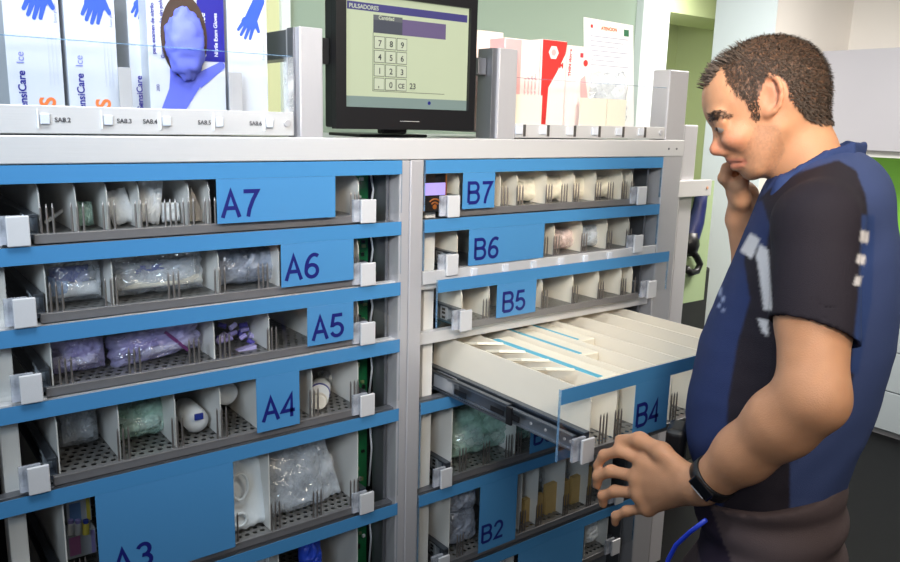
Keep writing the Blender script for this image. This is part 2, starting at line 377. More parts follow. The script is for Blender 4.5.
B_pins = {7: [1.115, 1.155, 1.20, 1.29, 1.34, 1.379, 1.455, 1.50, 1.551, 1.585], 6: [1.07, 1.25, 1.285, 1.323, 1.417, 1.507, 1.58], 5: [1.095, 1.21, 1.271, 1.372, 1.463, 1.547, 1.60],
          4: [1.06, 1.10, 1.19, 1.265, 1.35, 1.43, 1.51], 3: [1.06, 1.13, 1.20, 1.23, 1.33, 1.43, 1.55], 2: [1.06, 1.15, 1.257, 1.312, 1.407, 1.495], 1: [1.1, 1.25, 1.4]}
B_div = {7: [1.10, 1.149, 1.199, 1.29, 1.379, 1.455, 1.551], 6: [1.16, 1.24, 1.323, 1.417, 1.507], 5: [1.11, 1.19, 1.271, 1.372, 1.463, 1.547],
         4: [1.103, 1.187, 1.264, 1.345, 1.43, 1.515], 3: [1.228, 1.33, 1.45], 2: [1.257, 1.312, 1.407, 1.495], 1: [1.12, 1.24, 1.5]}
B_lab = {7: [(1.023, 1.110)], 6: [(1.044, 1.264)], 5: [(1.109, 1.226)], 4: [(1.122, 1.222)], 3: [(1.252, 1.42)], 2: [(1.101, 1.217)], 1: [(1.231, 1.465)]}
ordinal = {7: 'top drawer', 6: 'second drawer down', 5: 'third drawer down', 4: 'fourth drawer down', 3: 'fifth drawer down', 2: 'sixth drawer down', 1: 'bottom drawer'}
for r in range(7, 1, -1):
    drawer('A', r, 0, A_lab[r], A_div[r], A_pins[r], r >= 3, lab=f'closed {ordinal[r]} of left bay with blue band'+(f' marked A{r}' if r >= 3 else ', at picture bottom'))
for r in range(7, 0, -1):
    yo = {5: -.022, 4: -.405}.get(r, 0)
    st = {5: 'slightly open', 4: 'fully pulled out'}.get(r, 'closed')
    drawer('B', r, yo, B_lab[r], B_div[r], B_pins[r], r >= 2, divm=CREAM if r >= 4 else WHITEP, lab=f'{st} {ordinal[r]} in right bay'+(f' marked B{r} on blue' if r >= 2 else ', cut by lower picture edge'))
# telescopic rail of the open drawer
tr_ = thing('telescopic_rail', 'dark steel telescopic rail extended under left side of the open B4 drawer', 'drawer rail', (1.01, -.2, rz(ZT[3])))
zr = rz(-.572)
M().box(1.000, 1.012, -.02, .05, zr-.012, zr+.022).build('fixed_bracket', mat('zinc_bracket2', (185, 190, 198), .35, .6), tr_, bevel=.001)
M().box(1.004, 1.008, -.20, .40, zr-.016, zr+.020).box(.998, 1.008, -.20, .40, zr-.018, zr-.014).box(.998, 1.008, -.20, .40, zr+.018, zr+.022).build('outer_channel', SLIDE, tr_)
M().box(1.006, 1.011, -.375, .0, zr-.011, zr+.015).box(1.000, 1.009, -.375, .0, zr-.013, zr-.010).box(1.000, 1.009, -.375, .0, zr+.014, zr+.017).build('inner_channel', mat('slide_steel_light', (140, 146, 154), .3, .8), tr_)
M().box(.9965, .998, -.19, -.15, zr-.004, zr+.006).build('slot', BLACK, tr_); M().box(.9965, .998, -.07, -.03, zr-.006, zr+.006).build('slot', BLACK, tr_)
M().box(.994, .999, -.215, -.200, zr-.016, zr+.020).box(.996, .999, -.235, -.215, zr-.004, zr+.008).build('lock_lever', BLACK, tr_)
for y in (-.26, -.30, -.35, -.365):
    M().tube([(1.0045, y, zr+.002), (1.0062, y, zr+.002)], .003, 8).build('rivet', ALU, tr_)
# circuit boards in the gap between the A baskets and the centre post
for r in range(7, 1, -1):
    z1 = ZT[r]-.03; z0 = ZT[r-1]+.004
    cb = thing('control_board', f'green circuit board behind the right end of the A{r} drawer' if r > 2 else f'green circuit board behind the right end of left bay drawer, {ordinal[r]}', 'circuit board', (.84, .12, rz(z0)))
    M().box(.815, .8525, .090, .092, rz(z0), rz(z1)).build('board', GREEN_PCB, cb)
    M().box(.853, .8835, .094, .099, rz(z0), rz(z1+.02)).build('black_cover', BLACK, cb)
    rr = random.Random(r)
    M().tube([(.846, .070, rz(z1)), (.850, .066, rz((z0+z1)/2+.01)), (.846, .070, rz(z0+.012))], .0022, 8).build('cable', CARD_W, cb, smooth=True)
    for k in range(7):
        x = rr.uniform(.815, .842); z = rr.uniform(z0+.01, z1-.012)
        M().box(x, x+rr.uniform(.004, .009), .085, .0898, rz(z), rz(z+rr.uniform(.004, .010))).build('chip', (BLACK, CARD_W, mat('khaki_component', (120, 140, 100), .5))[k % 3], cb)
    M().box(.8045, .8145, .075, .16, rz(z0), rz(z1)).build('board_bracket', mat('olive_bracket', (120, 136, 100), .5), cb)
# phone like unit behind B7
ph = thing('display_unit', 'small dark display unit with lit screen and orange wireless symbol behind B7', 'display', (.95, .02, rz(-.185)))
a_ = PY(424, 180, .02); b_ = PY(443, 213, .02)
M().box(.934, b_[0], .010, .018, rz(-.19), rz(-.112)).build('housing', BLACK, ph, bevel=.002)
M().box(.937, b_[0]-.004, .0085, .0098, rz(-.155), rz(-.130)).build('screen', mat('lit_violet_screen', (190, 170, 255), .3, emit=1.3), ph)
OR = mat('orange_mark', (235, 130, 30), .5, emit=.3)
for k, rad in enumerate((.005, .012, .019)):
    cxx, czz = (.937+b_[0]-.004)/2, rz(-.182)
    if k == 0: M().tube([(cxx, .0088, czz+.003), (cxx, .0098, czz+.003)], .005, 14).build('wireless_symbol', OR, ph)
    else: M().tube([(cxx+rad*math.sin(t), .0090, czz+rad*math.cos(t)) for t in np.linspace(-.75, .75, 9)], .0017, 6).build('wireless_symbol', OR, ph)
M().box(.934, .9365, .0088, .0098, rz(-.188), rz(-.114)).box(b_[0]-.0028, b_[0]-.0008, .0088, .0098, rz(-.188), rz(-.114)).build('orange_edge', OR, ph)
# ------------------------------------------------------------------ things on top of the cabinet
TZ = -.040   # top of beam, relative
# left shelf bin
bl = thing('shelf_bin', 'clear fronted shelf bin with grey key rail holding the glove boxes', 'shelf bin', (.4, .1, rz(TZ)))
M().box(.05, .642, -.004, .004, rz(-.0375), rz(.003)).build('key_rail', ALUH, bl, bevel=.001)
M().box(.05, .644, .006, .33, rz(-.030), rz(-.027)).build('shelf', ALUD, bl)
M().box(.05, .64, -.001, .003, rz(.0035), rz(.097)).build('clear_front', ACR, bl)
M().box(.05, .64, -.0012, .0032, rz(.0972), rz(.0985)).build('front_edge', EDGE, bl)
M().box(.632, .642, -.0045, .012, rz(.0032), rz(.096)).build('end_strip', glassy('end_strip_plastic', (.93, .95, .97), .1, .05, .3), bl)
for k, (px, s_) in enumerate(((44, 'SA8.2'), (107, 'SA8.3'), (165, 'SA8.4'), (218, 'SA8.5'), (268, 'SA8.6'))):
    X = PY(px, 119, 0)[0]
    M().box(X-.0065, X+.0065, -.0085, -.0042, rz(-.024), rz(-.009)).build('key', CARD_W, bl, bevel=.0012)
    M().box(X-.0105, X-.0085, -.0075, -.0042, rz(-.030), rz(-.003)).build('key_edge', mat('clear_key_edge', (225, 228, 232), .2), bl)
    xo = X+.013 if k < 2 else X-.036
    text('lettering', s_, mat('grey_ink', (60, 60, 66), .5), bl, (xo, -.0044, rz(-.0205)), XA, ZA, .0095, bold=.02)
M().tube([(.628, -.008, rz(-.016)), (.628, -.004, rz(-.016))], .0065, 16).build('end_screw', ALU, bl, bevel=.001)
# right shelf bin
br = thing('shelf_bin', 'clear fronted shelf bin with silver key rail beside the monitor', 'shelf bin', (1.4, .1, rz(TZ)))
M().box(1.166, 1.672, -.004, .004, rz(-.0375), rz(-.008)).build('key_rail', ALUH, br, bevel=.001)
M().box(1.166, 1.672, .006, .33, rz(-.030), rz(-.027)).build('shelf', ALUD, br)
M().box(1.166, 1.67, -.001, .003, rz(-.0075), rz(.088)).build('clear_front', ACR, br)
M().box(1.166, 1.67, -.0012, .0032, rz(.0882), rz(.0892)).build('front_edge', EDGE, br)
for k, px in enumerate((517, 541, 568, 593, 617, 639)):
    X = PY(px, 131, 0)[0]
    M().box(X-.010, X+.010, -.0085, -.0042, rz(-.030), rz(-.012)).build('key', CARD_W, br, bevel=.0012)
    M().box(X+.014, X+.019, -.0075, -.0042, rz(-.034), rz(-.009)).build('key_edge', mat('dark_key_edge', (95, 92, 90), .3, .4), br)
M().tube([(1.655, -.008, rz(-.022)), (1.655, -.004, rz(-.022))], .007, 16).build('end_screw', ALU, br, bevel=.001)
for px in (535, 556, 580, 604):   # cream partitions inside the bin
    X = PY(px, 105, .03)[0]
    c = .01
for x0_, x1_ in ((1.17, 1.262), (1.385, 1.475), (1.478, 1.545)):
    M().box(x0_, x1_, .020, .023, rz(-.0265), rz(.055)).build('front_card', CREAM, br)
# uprights on top of the beam
up1 = thing('upright', 'short silver aluminium upright with rear arm between glove boxes and monitor', 'upright', (.68, .02, rz(TZ)))
M().box(.6545, .700, -.004, .05, rz(TZ), rz(.149)).build('profile', ALU, up1, bevel=.002)
M().box(.650, .6543, .012, .034, rz(TZ), rz(.148)).build('groove_strip', ALUD, up1)
M().box(.656, .698, .0505, .33, rz(.097), rz(.1475)).build('arm', ALUD, up1, bevel=.002)
up2 = thing('upright', 'short silver aluminium upright right of the monitor', 'upright', (1.13, .02, rz(TZ)))
M().box(1.112, 1.163, -.004, .05, rz(TZ), rz(.146)).build('profile', ALU, up2, bevel=.002)
M().box(1.098, 1.1115, .002, .05, rz(TZ), rz(.145)).build('groove_strip', ALUD, up2, bevel=.001)
M().box(1.075, 1.097, .02, .045, rz(.09), rz(.125)).build('side_bracket', ALUD, up2, bevel=.002)
# monitor
mon = thing('monitor', 'black flat touch screen monitor showing a pale keypad page', 'monitor', (.88, .0, rz(TZ)))
mx0, mx1, mz0, mz1 = .722, 1.043, -.024, .236
Ym = .0
bz = M()
sx0, sx1, sz0, sz1 = .743, 1.027, mz0+.040, mz1-.022
bz.box(mx0, sx0, Ym-.012, Ym+.004, rz(mz0), rz(mz1)).box(sx1, mx1, Ym-.012, Ym+.004, rz(mz0), rz(mz1)).box(sx0, sx1, Ym-.012, Ym+.004, rz(mz0), rz(sz0)).box(sx0, sx1, Ym-.012, Ym+.004, rz(sz1), rz(mz1))
bz.build('bezel', BLACK, mon)
M().box(mx0+.002, mx1-.002, Ym+.0045, Ym+.035, rz(mz0+.002), rz(mz1-.002)).build('rear_shell', BLACK, mon, bevel=.004)
scr = M().box(sx0, sx1, Ym-.004, Ym+.002, rz(sz0), rz(sz1)).build('screen', mat('screen_page', (212, 222, 188), .4, emit=.78, spec=.1), mon)
def sp(px, py):   # point of the screen plane
    return PY(px, py, Ym-.0045)
def srect(nm, u0, v0, u1, v1, m_, dy=0):
    W_, H_ = sx1-sx0, sz1-sz0
    return M().box(sx0+u0*W_, sx0+u1*W_, Ym-.0046-dy, Ym-.0041-dy, rz(sz1-v1*H_), rz(sz1-v0*H_)).build(nm, m_, scr)
VI = mat('screen_violet', (84, 80, 150), .4, emit=.55); GR = mat('screen_grey', (120, 124, 130), .4, emit=.5); KEYM = mat('screen_key', (226, 234, 206), .4, emit=.66); LN = mat('screen_line', (130, 138, 120), .4, emit=.4)
srect('title_bar', .02, .065, .985, .135, VI)
srect('status_bar', .0, .90, 1.0, 1.0, mat('screen_status', (160, 182, 176), .4, emit=.5))
srect('value_tab', .215, .16, .44, .205, GR); srect('value_field', .215, .205, .44, .32, mat('screen_slate', (92, 96, 110), .4, emit=.5)); srect('value_bar', .44, .175, .80, .32, mat('screen_mauve', (128, 112, 156), .4, emit=.55))
def stext(s_, u, v, size, m_=None):
    W_, H_ = sx1-sx0, sz1-sz0
    text('lettering', s_, m_ or mat('screen_ink', (84, 88, 84), .5, emit=.5), scr, (sx0+u*W_, Ym-.0058, rz(sz1-v*H_)), XA, ZA, size, .0004, bold=.018)
stext('PULSADORES', .03, .122, .0105, KEYM); stext('Cantidad', .25, .198, .0095, KEYM)
keys = [['7', '8', '9'], ['4', '5', '6'], ['1', '2', '3'], [',', '0', 'CE']]
for r_ in range(4):
    for c_ in range(3):
        u = .225+c_*.088; v = .355+r_*.125
        srect('key_outline', u-.004, v-.006, u+.078, v+.108, LN); srect('key', u, v, u+.074, v+.102, KEYM, .0004)
        stext(keys[r_][c_], u+(.024 if len(keys[r_][c_]) == 1 else .006), v+.082, .0150 if len(keys[r_][c_]) == 1 else .0125)
stext('23', .50, .355+.375+.082, .0150)
srect('page_line', .215, .845, .80, .850, LN); srect('page_line', .212, .32, .215, .85, LN)
M().tube([(sx0+.67*(sx1-sx0), Ym-.0052, rz(sz0+.012)), (sx0+.67*(sx1-sx0), Ym-.0044, rz(sz0+.012))], .0035, 14).build('status_mark', INK, scr)
M().box(.86, .905, Ym-.0128, Ym-.0121, rz(mz0+.0155), rz(mz0+.0165)).build('logo_line', ALU, mon)
M().box(.7015, .7215, .012, .03, rz(.09), rz(.135)).build('mount_arm', BLACK, mon)
M().box(.80, .96, .036, .16, rz(TZ), rz(TZ+.006)).build('stand_foot', BLACK, mon, bevel=.002)
M().box(.85, .91, .0355, .055, rz(TZ+.0065), rz(.10)).build('stand_neck', BLACK, mon, bevel=.004)

# ------------------------------------------------------------------ glove boxes
SKB = mat('glove_print', (92, 104, 214), .5, 0, .10, 14); SKB2 = mat('glove_print_blue', (46, 84, 196), .5, 0, .18, 12)
NAVY = mat('navy_print', (28, 26, 140), .45); ORG = mat('orange_print', (238, 120, 60), .5); LILAC = mat('lilac_print', (120, 128, 205), .5)
def hand_shape(mm, org, s, ang, y, mirror=1, n=10, spread=1.0):
    """flat printed glove: palm, wrist and five fingers as capsules in the XZ plane"""
    ca, sa = math.cos(ang), math.sin(ang)
    def tf(u, v): u *= mirror; return (org[0]+(u*ca-v*sa)*s, y, org[1]+(u*sa+v*ca)*s)
    k = [0]
    def caps(a, b, ra, rb):
        a = np.array(a, float); b = np.array(b, float); t = math.atan2(b[1]-a[1], b[0]-a[0]); pts = []
        for i in range(n+1): an = t+math.pi/2+math.pi*i/n; pts.append(a+ra*np.array([math.cos(an), math.sin(an)]))
        for i in range(n+1): an = t-math.pi/2+math.pi*i/n; pts.append(b+rb*np.array([math.cos(an), math.sin(an)]))
        yy = y-k[0]*.00003; k[0] += 1
        mm.add([(tf(*p)[0], yy, tf(*p)[2]) for p in pts], [tuple(range(len(pts)))])
    caps((0, -1.5), (0, -.2), .36, .40); caps((-.16, .0), (.18, .05), .33, .33)
    for i, (x, l, an) in enumerate(((-.32, .62, -.16), (-.10, .74, -.04), (.13, .70, .08), (.35, .52, .22))):
        an *= spread
        caps((x, .2), (x+math.sin(an)*l, .2+math.cos(an)*l), .12, .085)
    caps((-.30, -.25), (-.72, .15), .15, .10)
def glove_box(name, label, x0, x1, y, depth, z1, lean=0.0, kind=0):
    t = thing(name, label, 'glove box', ((x0+x1)/2, y+depth/2, rz(-.0265)))
    z0 = -.0265
    body = M()
    v = []
    for x in (x0, x1):
        for yy in (y, y+depth):
            for z in (z0, z1): v.append((x+lean*(z-z0), yy, rz(z)))
    body.add(v, [(0, 1, 3, 2), (4, 6, 7, 5), (0, 4, 5, 1), (2, 3, 7, 6), (0, 2, 6, 4), (1, 5, 7, 3)])
    return t, body.build('carton', CARD_W, t, bevel=.001)
def side_print(c, x0, w, y, z0, txt='SensiCare', tail=' Ice'):
    e = .0008
    t1 = text('lettering', txt, NAVY, c, (x0+w*.30, y-e, rz(z0+.018)), (0, 0, 1), (-1, 0, 0), .0150, .0001, bold=.02)
    text('lettering', tail, LILAC, c, (x0+w*.30, y-e, rz(z0+.018+.066)), (0, 0, 1), (-1, 0, 0), .0150, .0001)
    text('size_mark', 'S', ORG, c, (x0+w*.80, y-e, rz(z0+.028)), (0, 0, 1), (-1, 0, 0), .030, .0001, bold=.03)
    for k in range(3):
        M().box(x0+w*(.74+.07*k), x0+w*(.755+.07*k), y-e, y-e+.0003, rz(z0+.06), rz(z0+.135)).build('print_line', mat('pale_grey_print', (196, 200, 214), .5), c)
    h = M(); hand_shape(h, (x0+w*.62, rz(z0+.183)), .031, math.pi-.35, y-e, spread=.5); h.build('printed_glove', SKB2, c)
    text('lettering', 'Exam gloves', LILAC, c, (x0+w*.93, y-e, rz(z0+.150)), (0, 0, 1), (-1, 0, 0), .0055, .0001)
b1 = PY(9, 90, .035)[0]; b2 = PY(65, 90, .035)[0]; b3 = PY(69, 90, .035)[0]; b4 = PY(119, 90, .035)[0]
t, c = glove_box('glove_box', 'leftmost white glove box with blue glove print, at the picture edge', b1, b2-.001, .035, .12, .215, -.0); side_print(c, b1, b2-b1, .035, -.0265)
t, c = glove_box('glove_box', 'white glove box with blue glove print, second from the left edge', b3, b4, .035, .12, .213); side_print(c, b3, b4-b3, .035, -.0265)
b5 = PY(131, 90, .07)[0]; b6 = PY(147, 90, .07)[0]
t, c = glove_box('glove_box', 'narrow seen white glove box standing back left of the opened one', b5, b6+.03, .07, .09, .21)
text('lettering', 'SensiCare', NAVY, c, (b5+.018, .0692, rz(.0)), (0, 0, 1), (-1, 0, 0), .0135, .0001, bold=.02)
hm = M(); hand_shape(hm, (b5+.022, rz(.165)), .022, math.pi-.3, .0692); hm.build('printed_glove', SKB2, c)
b7 = PY(150, 90, .03)[0]; b8 = PY(226, 90, .03)[0]
t, c = glove_box('glove_box', 'opened glove box with a purple glove bulging from its oval hole', b7, b8, .03, .075, .215)
wd = b8-b7; yq = .0292
M().box(b7+wd*.64, b8-.0005, yq, yq+.0004, rz(.082), rz(.2145)).build('navy_panel', NAVY, c)
for k, (s_, sz, u) in enumerate((('ensiCare Ice', .014, .70), ('Nitrile Exam Gloves', .0085, .86))):
    text('lettering', s_, CARD_W, c, (b7+wd*(.74 if k == 0 else .90), yq-.0003, rz(.088 if k == 0 else .090)), (0, 0, 1), (-1, 0, 0), sz, .0001, bold=.02)
text('lettering', 'Guantes de nitrilo sin polvo', NAVY, c, (b7+wd*.20, yq-.0003, rz(.082)), (0, 0, 1), (-1, 0, 0), .0085, .0001, bold=.02)
text('lettering', 'para examen de nitrilo', NAVY, c, (b7+wd*.09, yq-.0003, rz(.088)), (0, 0, 1), (-1, 0, 0), .0085, .0001, bold=.02)
text('lettering', '200', NAVY, c, (b7+wd*.12, yq-.0003, rz(.030)), (0, 0, 1), (-1, 0, 0), .0075, .0001)
hm = M()
hand_shape(hm, (b7+wd*.44, rz(.060)), .034, .0, yq)
# printed forearm and palm reaching up to the hole, thumb out to the right
def quadstrip(mm, rows, y):
    v = []; f = []
    for (xl, xr, z) in rows: v += [(xl, y, rz(z)), (xr, y, rz(z))]
    for i in range(len(rows)-1): f.append((2*i, 2*i+1, 2*i+3, 2*i+2))
    mm.add(v, f)
hm = M(); quadstrip(hm, [(b7+wd*.03, b7+wd*.36, -.026), (b7+wd*.14, b7+wd*.46, .005), (b7+wd*.24, b7+wd*.62, .035), (b7+wd*.26, b7+wd*.72, .055), (b7+wd*.26, b7+wd*.62, .075), (b7+wd*.28, b7+wd*.55, .11)], yq-.0002)
hm.build('printed_glove', SKB, c)
hm = M()
for k in range(12):
    pass
A0 = np.array([b7+wd*.60, yq-.0003, rz(.050)]); A1 = np.array([b7+wd*.94, yq-.0003, rz(.076)])
dirv = (A1-A0)/np.linalg.norm(A1-A0); nv = np.array([-dirv[2], 0, dirv[0]])
pts = [A0+nv*.010, A0-nv*.014]+[A1+.0065*(dirv*math.cos(a)+nv*math.sin(a)) for a in np.linspace(-math.pi/2, math.pi/2, 9)]
hm.add(pts, [tuple(range(len(pts)))]); hm.build('printed_thumb', SKB, c)
ocx, ocz = b7+wd*.46, .118
hm = M(); pts = [(ocx+wd*.30*math.cos(a), yq-.0005, rz(ocz+.066*math.sin(a))) for a in np.linspace(0, 2*math.pi, 40)[:-1]]
hm.add(pts, [tuple(range(39))]); hm.build('oval_hole', mat('brown_box_inside', (70, 52, 40), .8), c)
# crumpled glove bulging out
nu, nvv = 36, 28; v = []; f = []
for i in range(nu+1):
    for j in range(nvv):
        th = math.pi*i/nu; phi = 2*math.pi*j/nvv
        x = math.sin(th)*math.cos(phi); yy = math.sin(th)*math.sin(phi); z = math.cos(th)
        k = noise.noise(Vector((x*2.2, yy*2.2, z*3.5+5)))*.16+abs(noise.noise(Vector((x*5, yy*5, z*4))))*.14
        r_ = 1+k
        v.append((ocx+.031*x*r_, .024+.020*yy*r_, rz(.106+.053*z*r_)))
for i in range(nu):
    for j in range(nvv): f.append((i*nvv+j, (i+1)*nvv+j, (i+1)*nvv+(j+1) % nvv, i*nvv+(j+1) % nvv))
gl = mkobj('glove', v, f, mat('purple_nitrile', (108, 118, 222), .55, 0, .06, 30, .2, 120), t, smooth=True)
b9 = PY(229, 90, .035)[0]; b10 = PY(268, 90, .035)[0]
t, c = glove_box('glove_box', 'white glove box with blue glove print, right of the opened one', b9, b10, .035, .12, .212)
hm = M(); hand_shape(hm, (b9+(b10-b9)*.55, rz(.150)), .028, math.pi-.45, .0342); hm.build('printed_glove', SKB2, c)
text('lettering', 'Exam gloves', LILAC, c, (b10-.006, .0342, rz(.09)), (0, 0, 1), (-1, 0, 0), .0055, .0001)
M().box(b9+.026, b9+.029, .0342, .0348, rz(-.02), rz(-.010)).build('green_mark', mat('green_print', (90, 200, 110), .5), c)
for (px0, px1, py1, lb) in ((119, 132, 67, 'small grey partition plate standing between the second and third glove boxes'), (229, 242, 72, 'small grey partition plate in front of the rightmost glove box')):
    xa_, xb_ = PY(px0, 90, .015)[0], PY(px1, 90, .015)[0]; zt_ = PY(px0, py1, .015)[2]
    o = M().box(xa_, xb_, .014, .017, rz(-.0265), zt_).build('partition_plate', mat('warm_grey_plate', (178, 176, 178), .5), None, bevel=.001)
    tag(o, lb, 'partition')
# ------------------------------------------------------------------ boxes in right bin
def carton(name, label, px0, px1, pytop, Y, depth, m, ang=0):
    xa_, xb_ = PY(px0, 100, Y)[0], PY(px1, 100, Y)[0]; zt_ = PY((px0+px1)/2, pytop, Y)[2]
    t = thing(name, label, 'glove box', ((xa_+xb_)/2, Y+depth/2, rz(-.0265)))
    c = M().box(xa_, xb_, Y, Y+depth, rz(-.0265), zt_).build('carton', m, t, bevel=.001)
    # dark oval opening on top
    pts = [((xa_+xb_)/2+(xb_-xa_)*.36*math.cos(a), Y+depth/2+depth*.36*math.sin(a), zt_+.0006) for a in np.linspace(0, 2*math.pi, 28)[:-1]]
    M().add(pts, [tuple(range(27))]).build('oval_hole', mat('brown_box_inside', (70, 52, 40), .8), c)
    return t, c, xa_, xb_, zt_
PINKW = mat('pinkish_card', (246, 226, 222), .5, 0, .03, 20); PINK = mat('pink_card', (232, 172, 172), .5, 0, .04, 20); REDP = mat('red_print', (214, 52, 48), .5, 0, .04, 30); REDT = mat('red_text', (200, 60, 70), .5)
carton('glove_box', 'pale pink topped glove box partly hidden behind the upright by the monitor', 475, 501, 31, .10, .12, PINKW)
t, c, xa_, xb_, zt_ = carton('glove_box', 'pink and white glove box with faint red text, right of the upright', 503, 538, 39, .05, .13, PINKW)
M().box(xa_-.0012, xa_-.0004, .051, .179, rz(-.026), zt_-.001).build('pink_side', PINK, c)
M().box(xa_+.001, xa_+(xb_-xa_)*.45, .0488, .0494, rz(-.02), zt_-.002).build('pink_panel', PINK, c)
for k in range(4):
    text('lettering', 'vinyl exam gloves'[:12+k], REDT, c, (xa_+(xb_-xa_)*(.60+.10*k), .0486, rz(.050)), (0, 0, 1), (-1, 0, 0), .0085, .0001)
t, c, xa_, xb_, zt_ = carton('glove_box', 'bright red and white glove box with white hexagon mark', 540, 564, 40, .05, .13, PINKW)
W_ = xb_-xa_
M().add([(xa_, .0490, zt_-.001), (xb_, .0490, zt_-.001), (xb_-W_*.05, .0490, zt_-.028), (xa_+W_*.62, .0490, zt_-.070), (xa_+W_*.30, .0490, zt_-.105), (xa_+W_*.25, .0490, rz(-.02)), (xa_+.001, .0490, rz(-.02))], [(0, 1, 2, 3, 4, 5, 6)]).build('red_panel', REDP, c)
M().add([(xa_+W_*.45+.016*math.cos(a), .0486, zt_-.027+.016*math.sin(a)) for a in np.linspace(0, 2*math.pi, 7)[:-1]], [tuple(range(6))]).build('hexagon_mark', PINKW, c)
M().add([(xa_+W_*.45+.008*math.cos(a), .0483, zt_-.027+.008*math.sin(a)) for a in np.linspace(0, 2*math.pi, 7)[:-1]], [tuple(range(6))]).build('hexagon_centre', PINK, c)
text('lettering', 'M', REDP, c, (xa_+W_*.70, .0486, zt_-.060), XA, ZA, .018, .0001, bold=.03)
t, c, xa_, xb_, zt_ = carton('glove_box', 'white glove box with small red round mark, next to the clear bag', 566, 589, 46, .05, .13, PINKW)
W_ = xb_-xa_
text('lettering', 'THIN gloves', REDT, c, (xa_+W_*.12, .0488, zt_-.070), (0, 0, 1), (-1, 0, 0), .012, .0001, bold=.03)
M().add([(xa_+W_*.74+.0075*math.cos(a), .0487, zt_-.037+.0075*math.sin(a)) for a in np.linspace(0, 2*math.pi, 21)[:-1]], [tuple(range(20))]).build('round_mark', REDP, c)
M().box(xa_+W_*.5, xa_+W_*.62, .0487, .0493, zt_-.025, zt_-.015).build('small_mark', REDT, c)
M().add([(xa_+W_*.55, .0488, zt_-.075), (xa_+W_*.75, .0488, zt_-.065), (xa_+W_*.98, .0488, zt_-.135), (xa_+W_*.62, .0488, zt_-.135)], [(0, 1, 2, 3)]).build('pink_swoosh', PINK, c)
# notice sheet
def sheet_pt(u, v):   # u right, v up, in metres, plane leaning back a little
    o = PY(585, 108, .16)
    return o+np.array([u, v*.10, v])
pw = PY(634, 100, .16)[0]-PY(585, 100, .16)[0]; phh = PY(588, 17, .175)[2]-PY(585, 108, .16)[2]
sh = M().prism([(0, -.06), (pw, -.06), (pw, phh-.004), (0, phh)], lambda u, v, d: sheet_pt(u, v)+np.array([0, d, 0]), 0, .0012).build('notice_sheet', PAPER, None)
tag(sh, 'white printed notice sheet with orange heading standing behind the clear bag', 'sheet')
def smark(nm, u0, v0, u1, v1, m_):
    return M().prism([(u0, v0), (u1, v0), (u1, v1), (u0, v1)], lambda u, v, d: sheet_pt(u, v)+np.array([0, d, 0]), -.0012, -.0004).build(nm, m_, sh)
smark('green_logo', pw*.80, phh-.035, pw*.90, phh-.018, mat('dark_green_print', (30, 110, 70), .5)); smark('red_logo', pw*.13, phh-.024, pw*.17, phh-.016, REDP)
text('heading', 'ATENCION', ORG, sh, sheet_pt(pw*.33, phh-.026)+np.array([0, -.0014, 0]), XA, (0, .1, .995), .012, .0001, bold=.04)
for k in range(7):
    smark('text_line', pw*.12, phh-.045-k*.012, pw*(.88-.1*(k % 3)), phh-.0435-k*.012, mat('violet_grey_print', (150, 150, 180), .5))
# ------------------------------------------------------------------ bags and packets
def fold_noise(p, s, seed):
    v = Vector((p[0]*s+seed*3.1, p[1]*s+seed, p[2]*s-seed*1.7))
    return (1-2.4*abs(noise.noise(v)))*.55+(1-2.4*abs(noise.noise(v*2.1)))*.35+(1-2.4*abs(noise.noise(v*4.3)))*.2
def bag_mesh(c, w, d, h, seed, nx=38, nz=30, rough=.22, rot=0.0, tilt=0.0, sq=4):
    """crumpled pillow: front and back sheets meeting in a seam; real thickness d"""
    v = []; f = []
    R3 = Matrix.Rotation(rot, 3, 'Y') @ Matrix.Rotation(tilt, 3, 'X')
    for side in (-1, 1):
        for j in range(nz+1):
            for i in range(nx+1):
                u = -1+2*i/nx; q = -1+2*j/nz
                t = max(0, (1-abs(u)**sq)*(1-abs(q)**sq))**.5
                ca_, sa_ = math.cos(seed*1.3), math.sin(seed*1.3); fu = (u*w*ca_+q*h*sa_)*34; fq = (q*h*ca_-u*w*sa_)*9
                n_ = fold_noise((fu+1.2*noise.noise(Vector((u*2, q*2, seed))), side*.4, fq), 1.5, seed)
                e = .5*noise.noise(Vector((u*2.1, q*2.3, seed*5.3)))
                uu = u*(1+.07*noise.noise(Vector((q*3, seed, 1)))*abs(u)); qq = q*(1+.10*noise.noise(Vector((u*3, seed, 7)))*abs(q))
                p = Vector((uu*w/2, side*d/2*t*(1+rough*n_*1.5+e*.5), qq*h/2+.03*h*n_*t))
                p = R3 @ p; v.append((c[0]+p.x, c[1]+p.y, c[2]+p.z))
    n = (nx+1)*(nz+1)
    for s in (0, 1):
        for j in range(nz):
            for i in range(nx):
                a = s*n+j*(nx+1)+i; q = (a, a+1, a+nx+2, a+nx+1); f.append(q if s == 0 else q[::-1])
    return v, f
BASKET_FLOOR = lambda r: ZT[r-1]+.0145
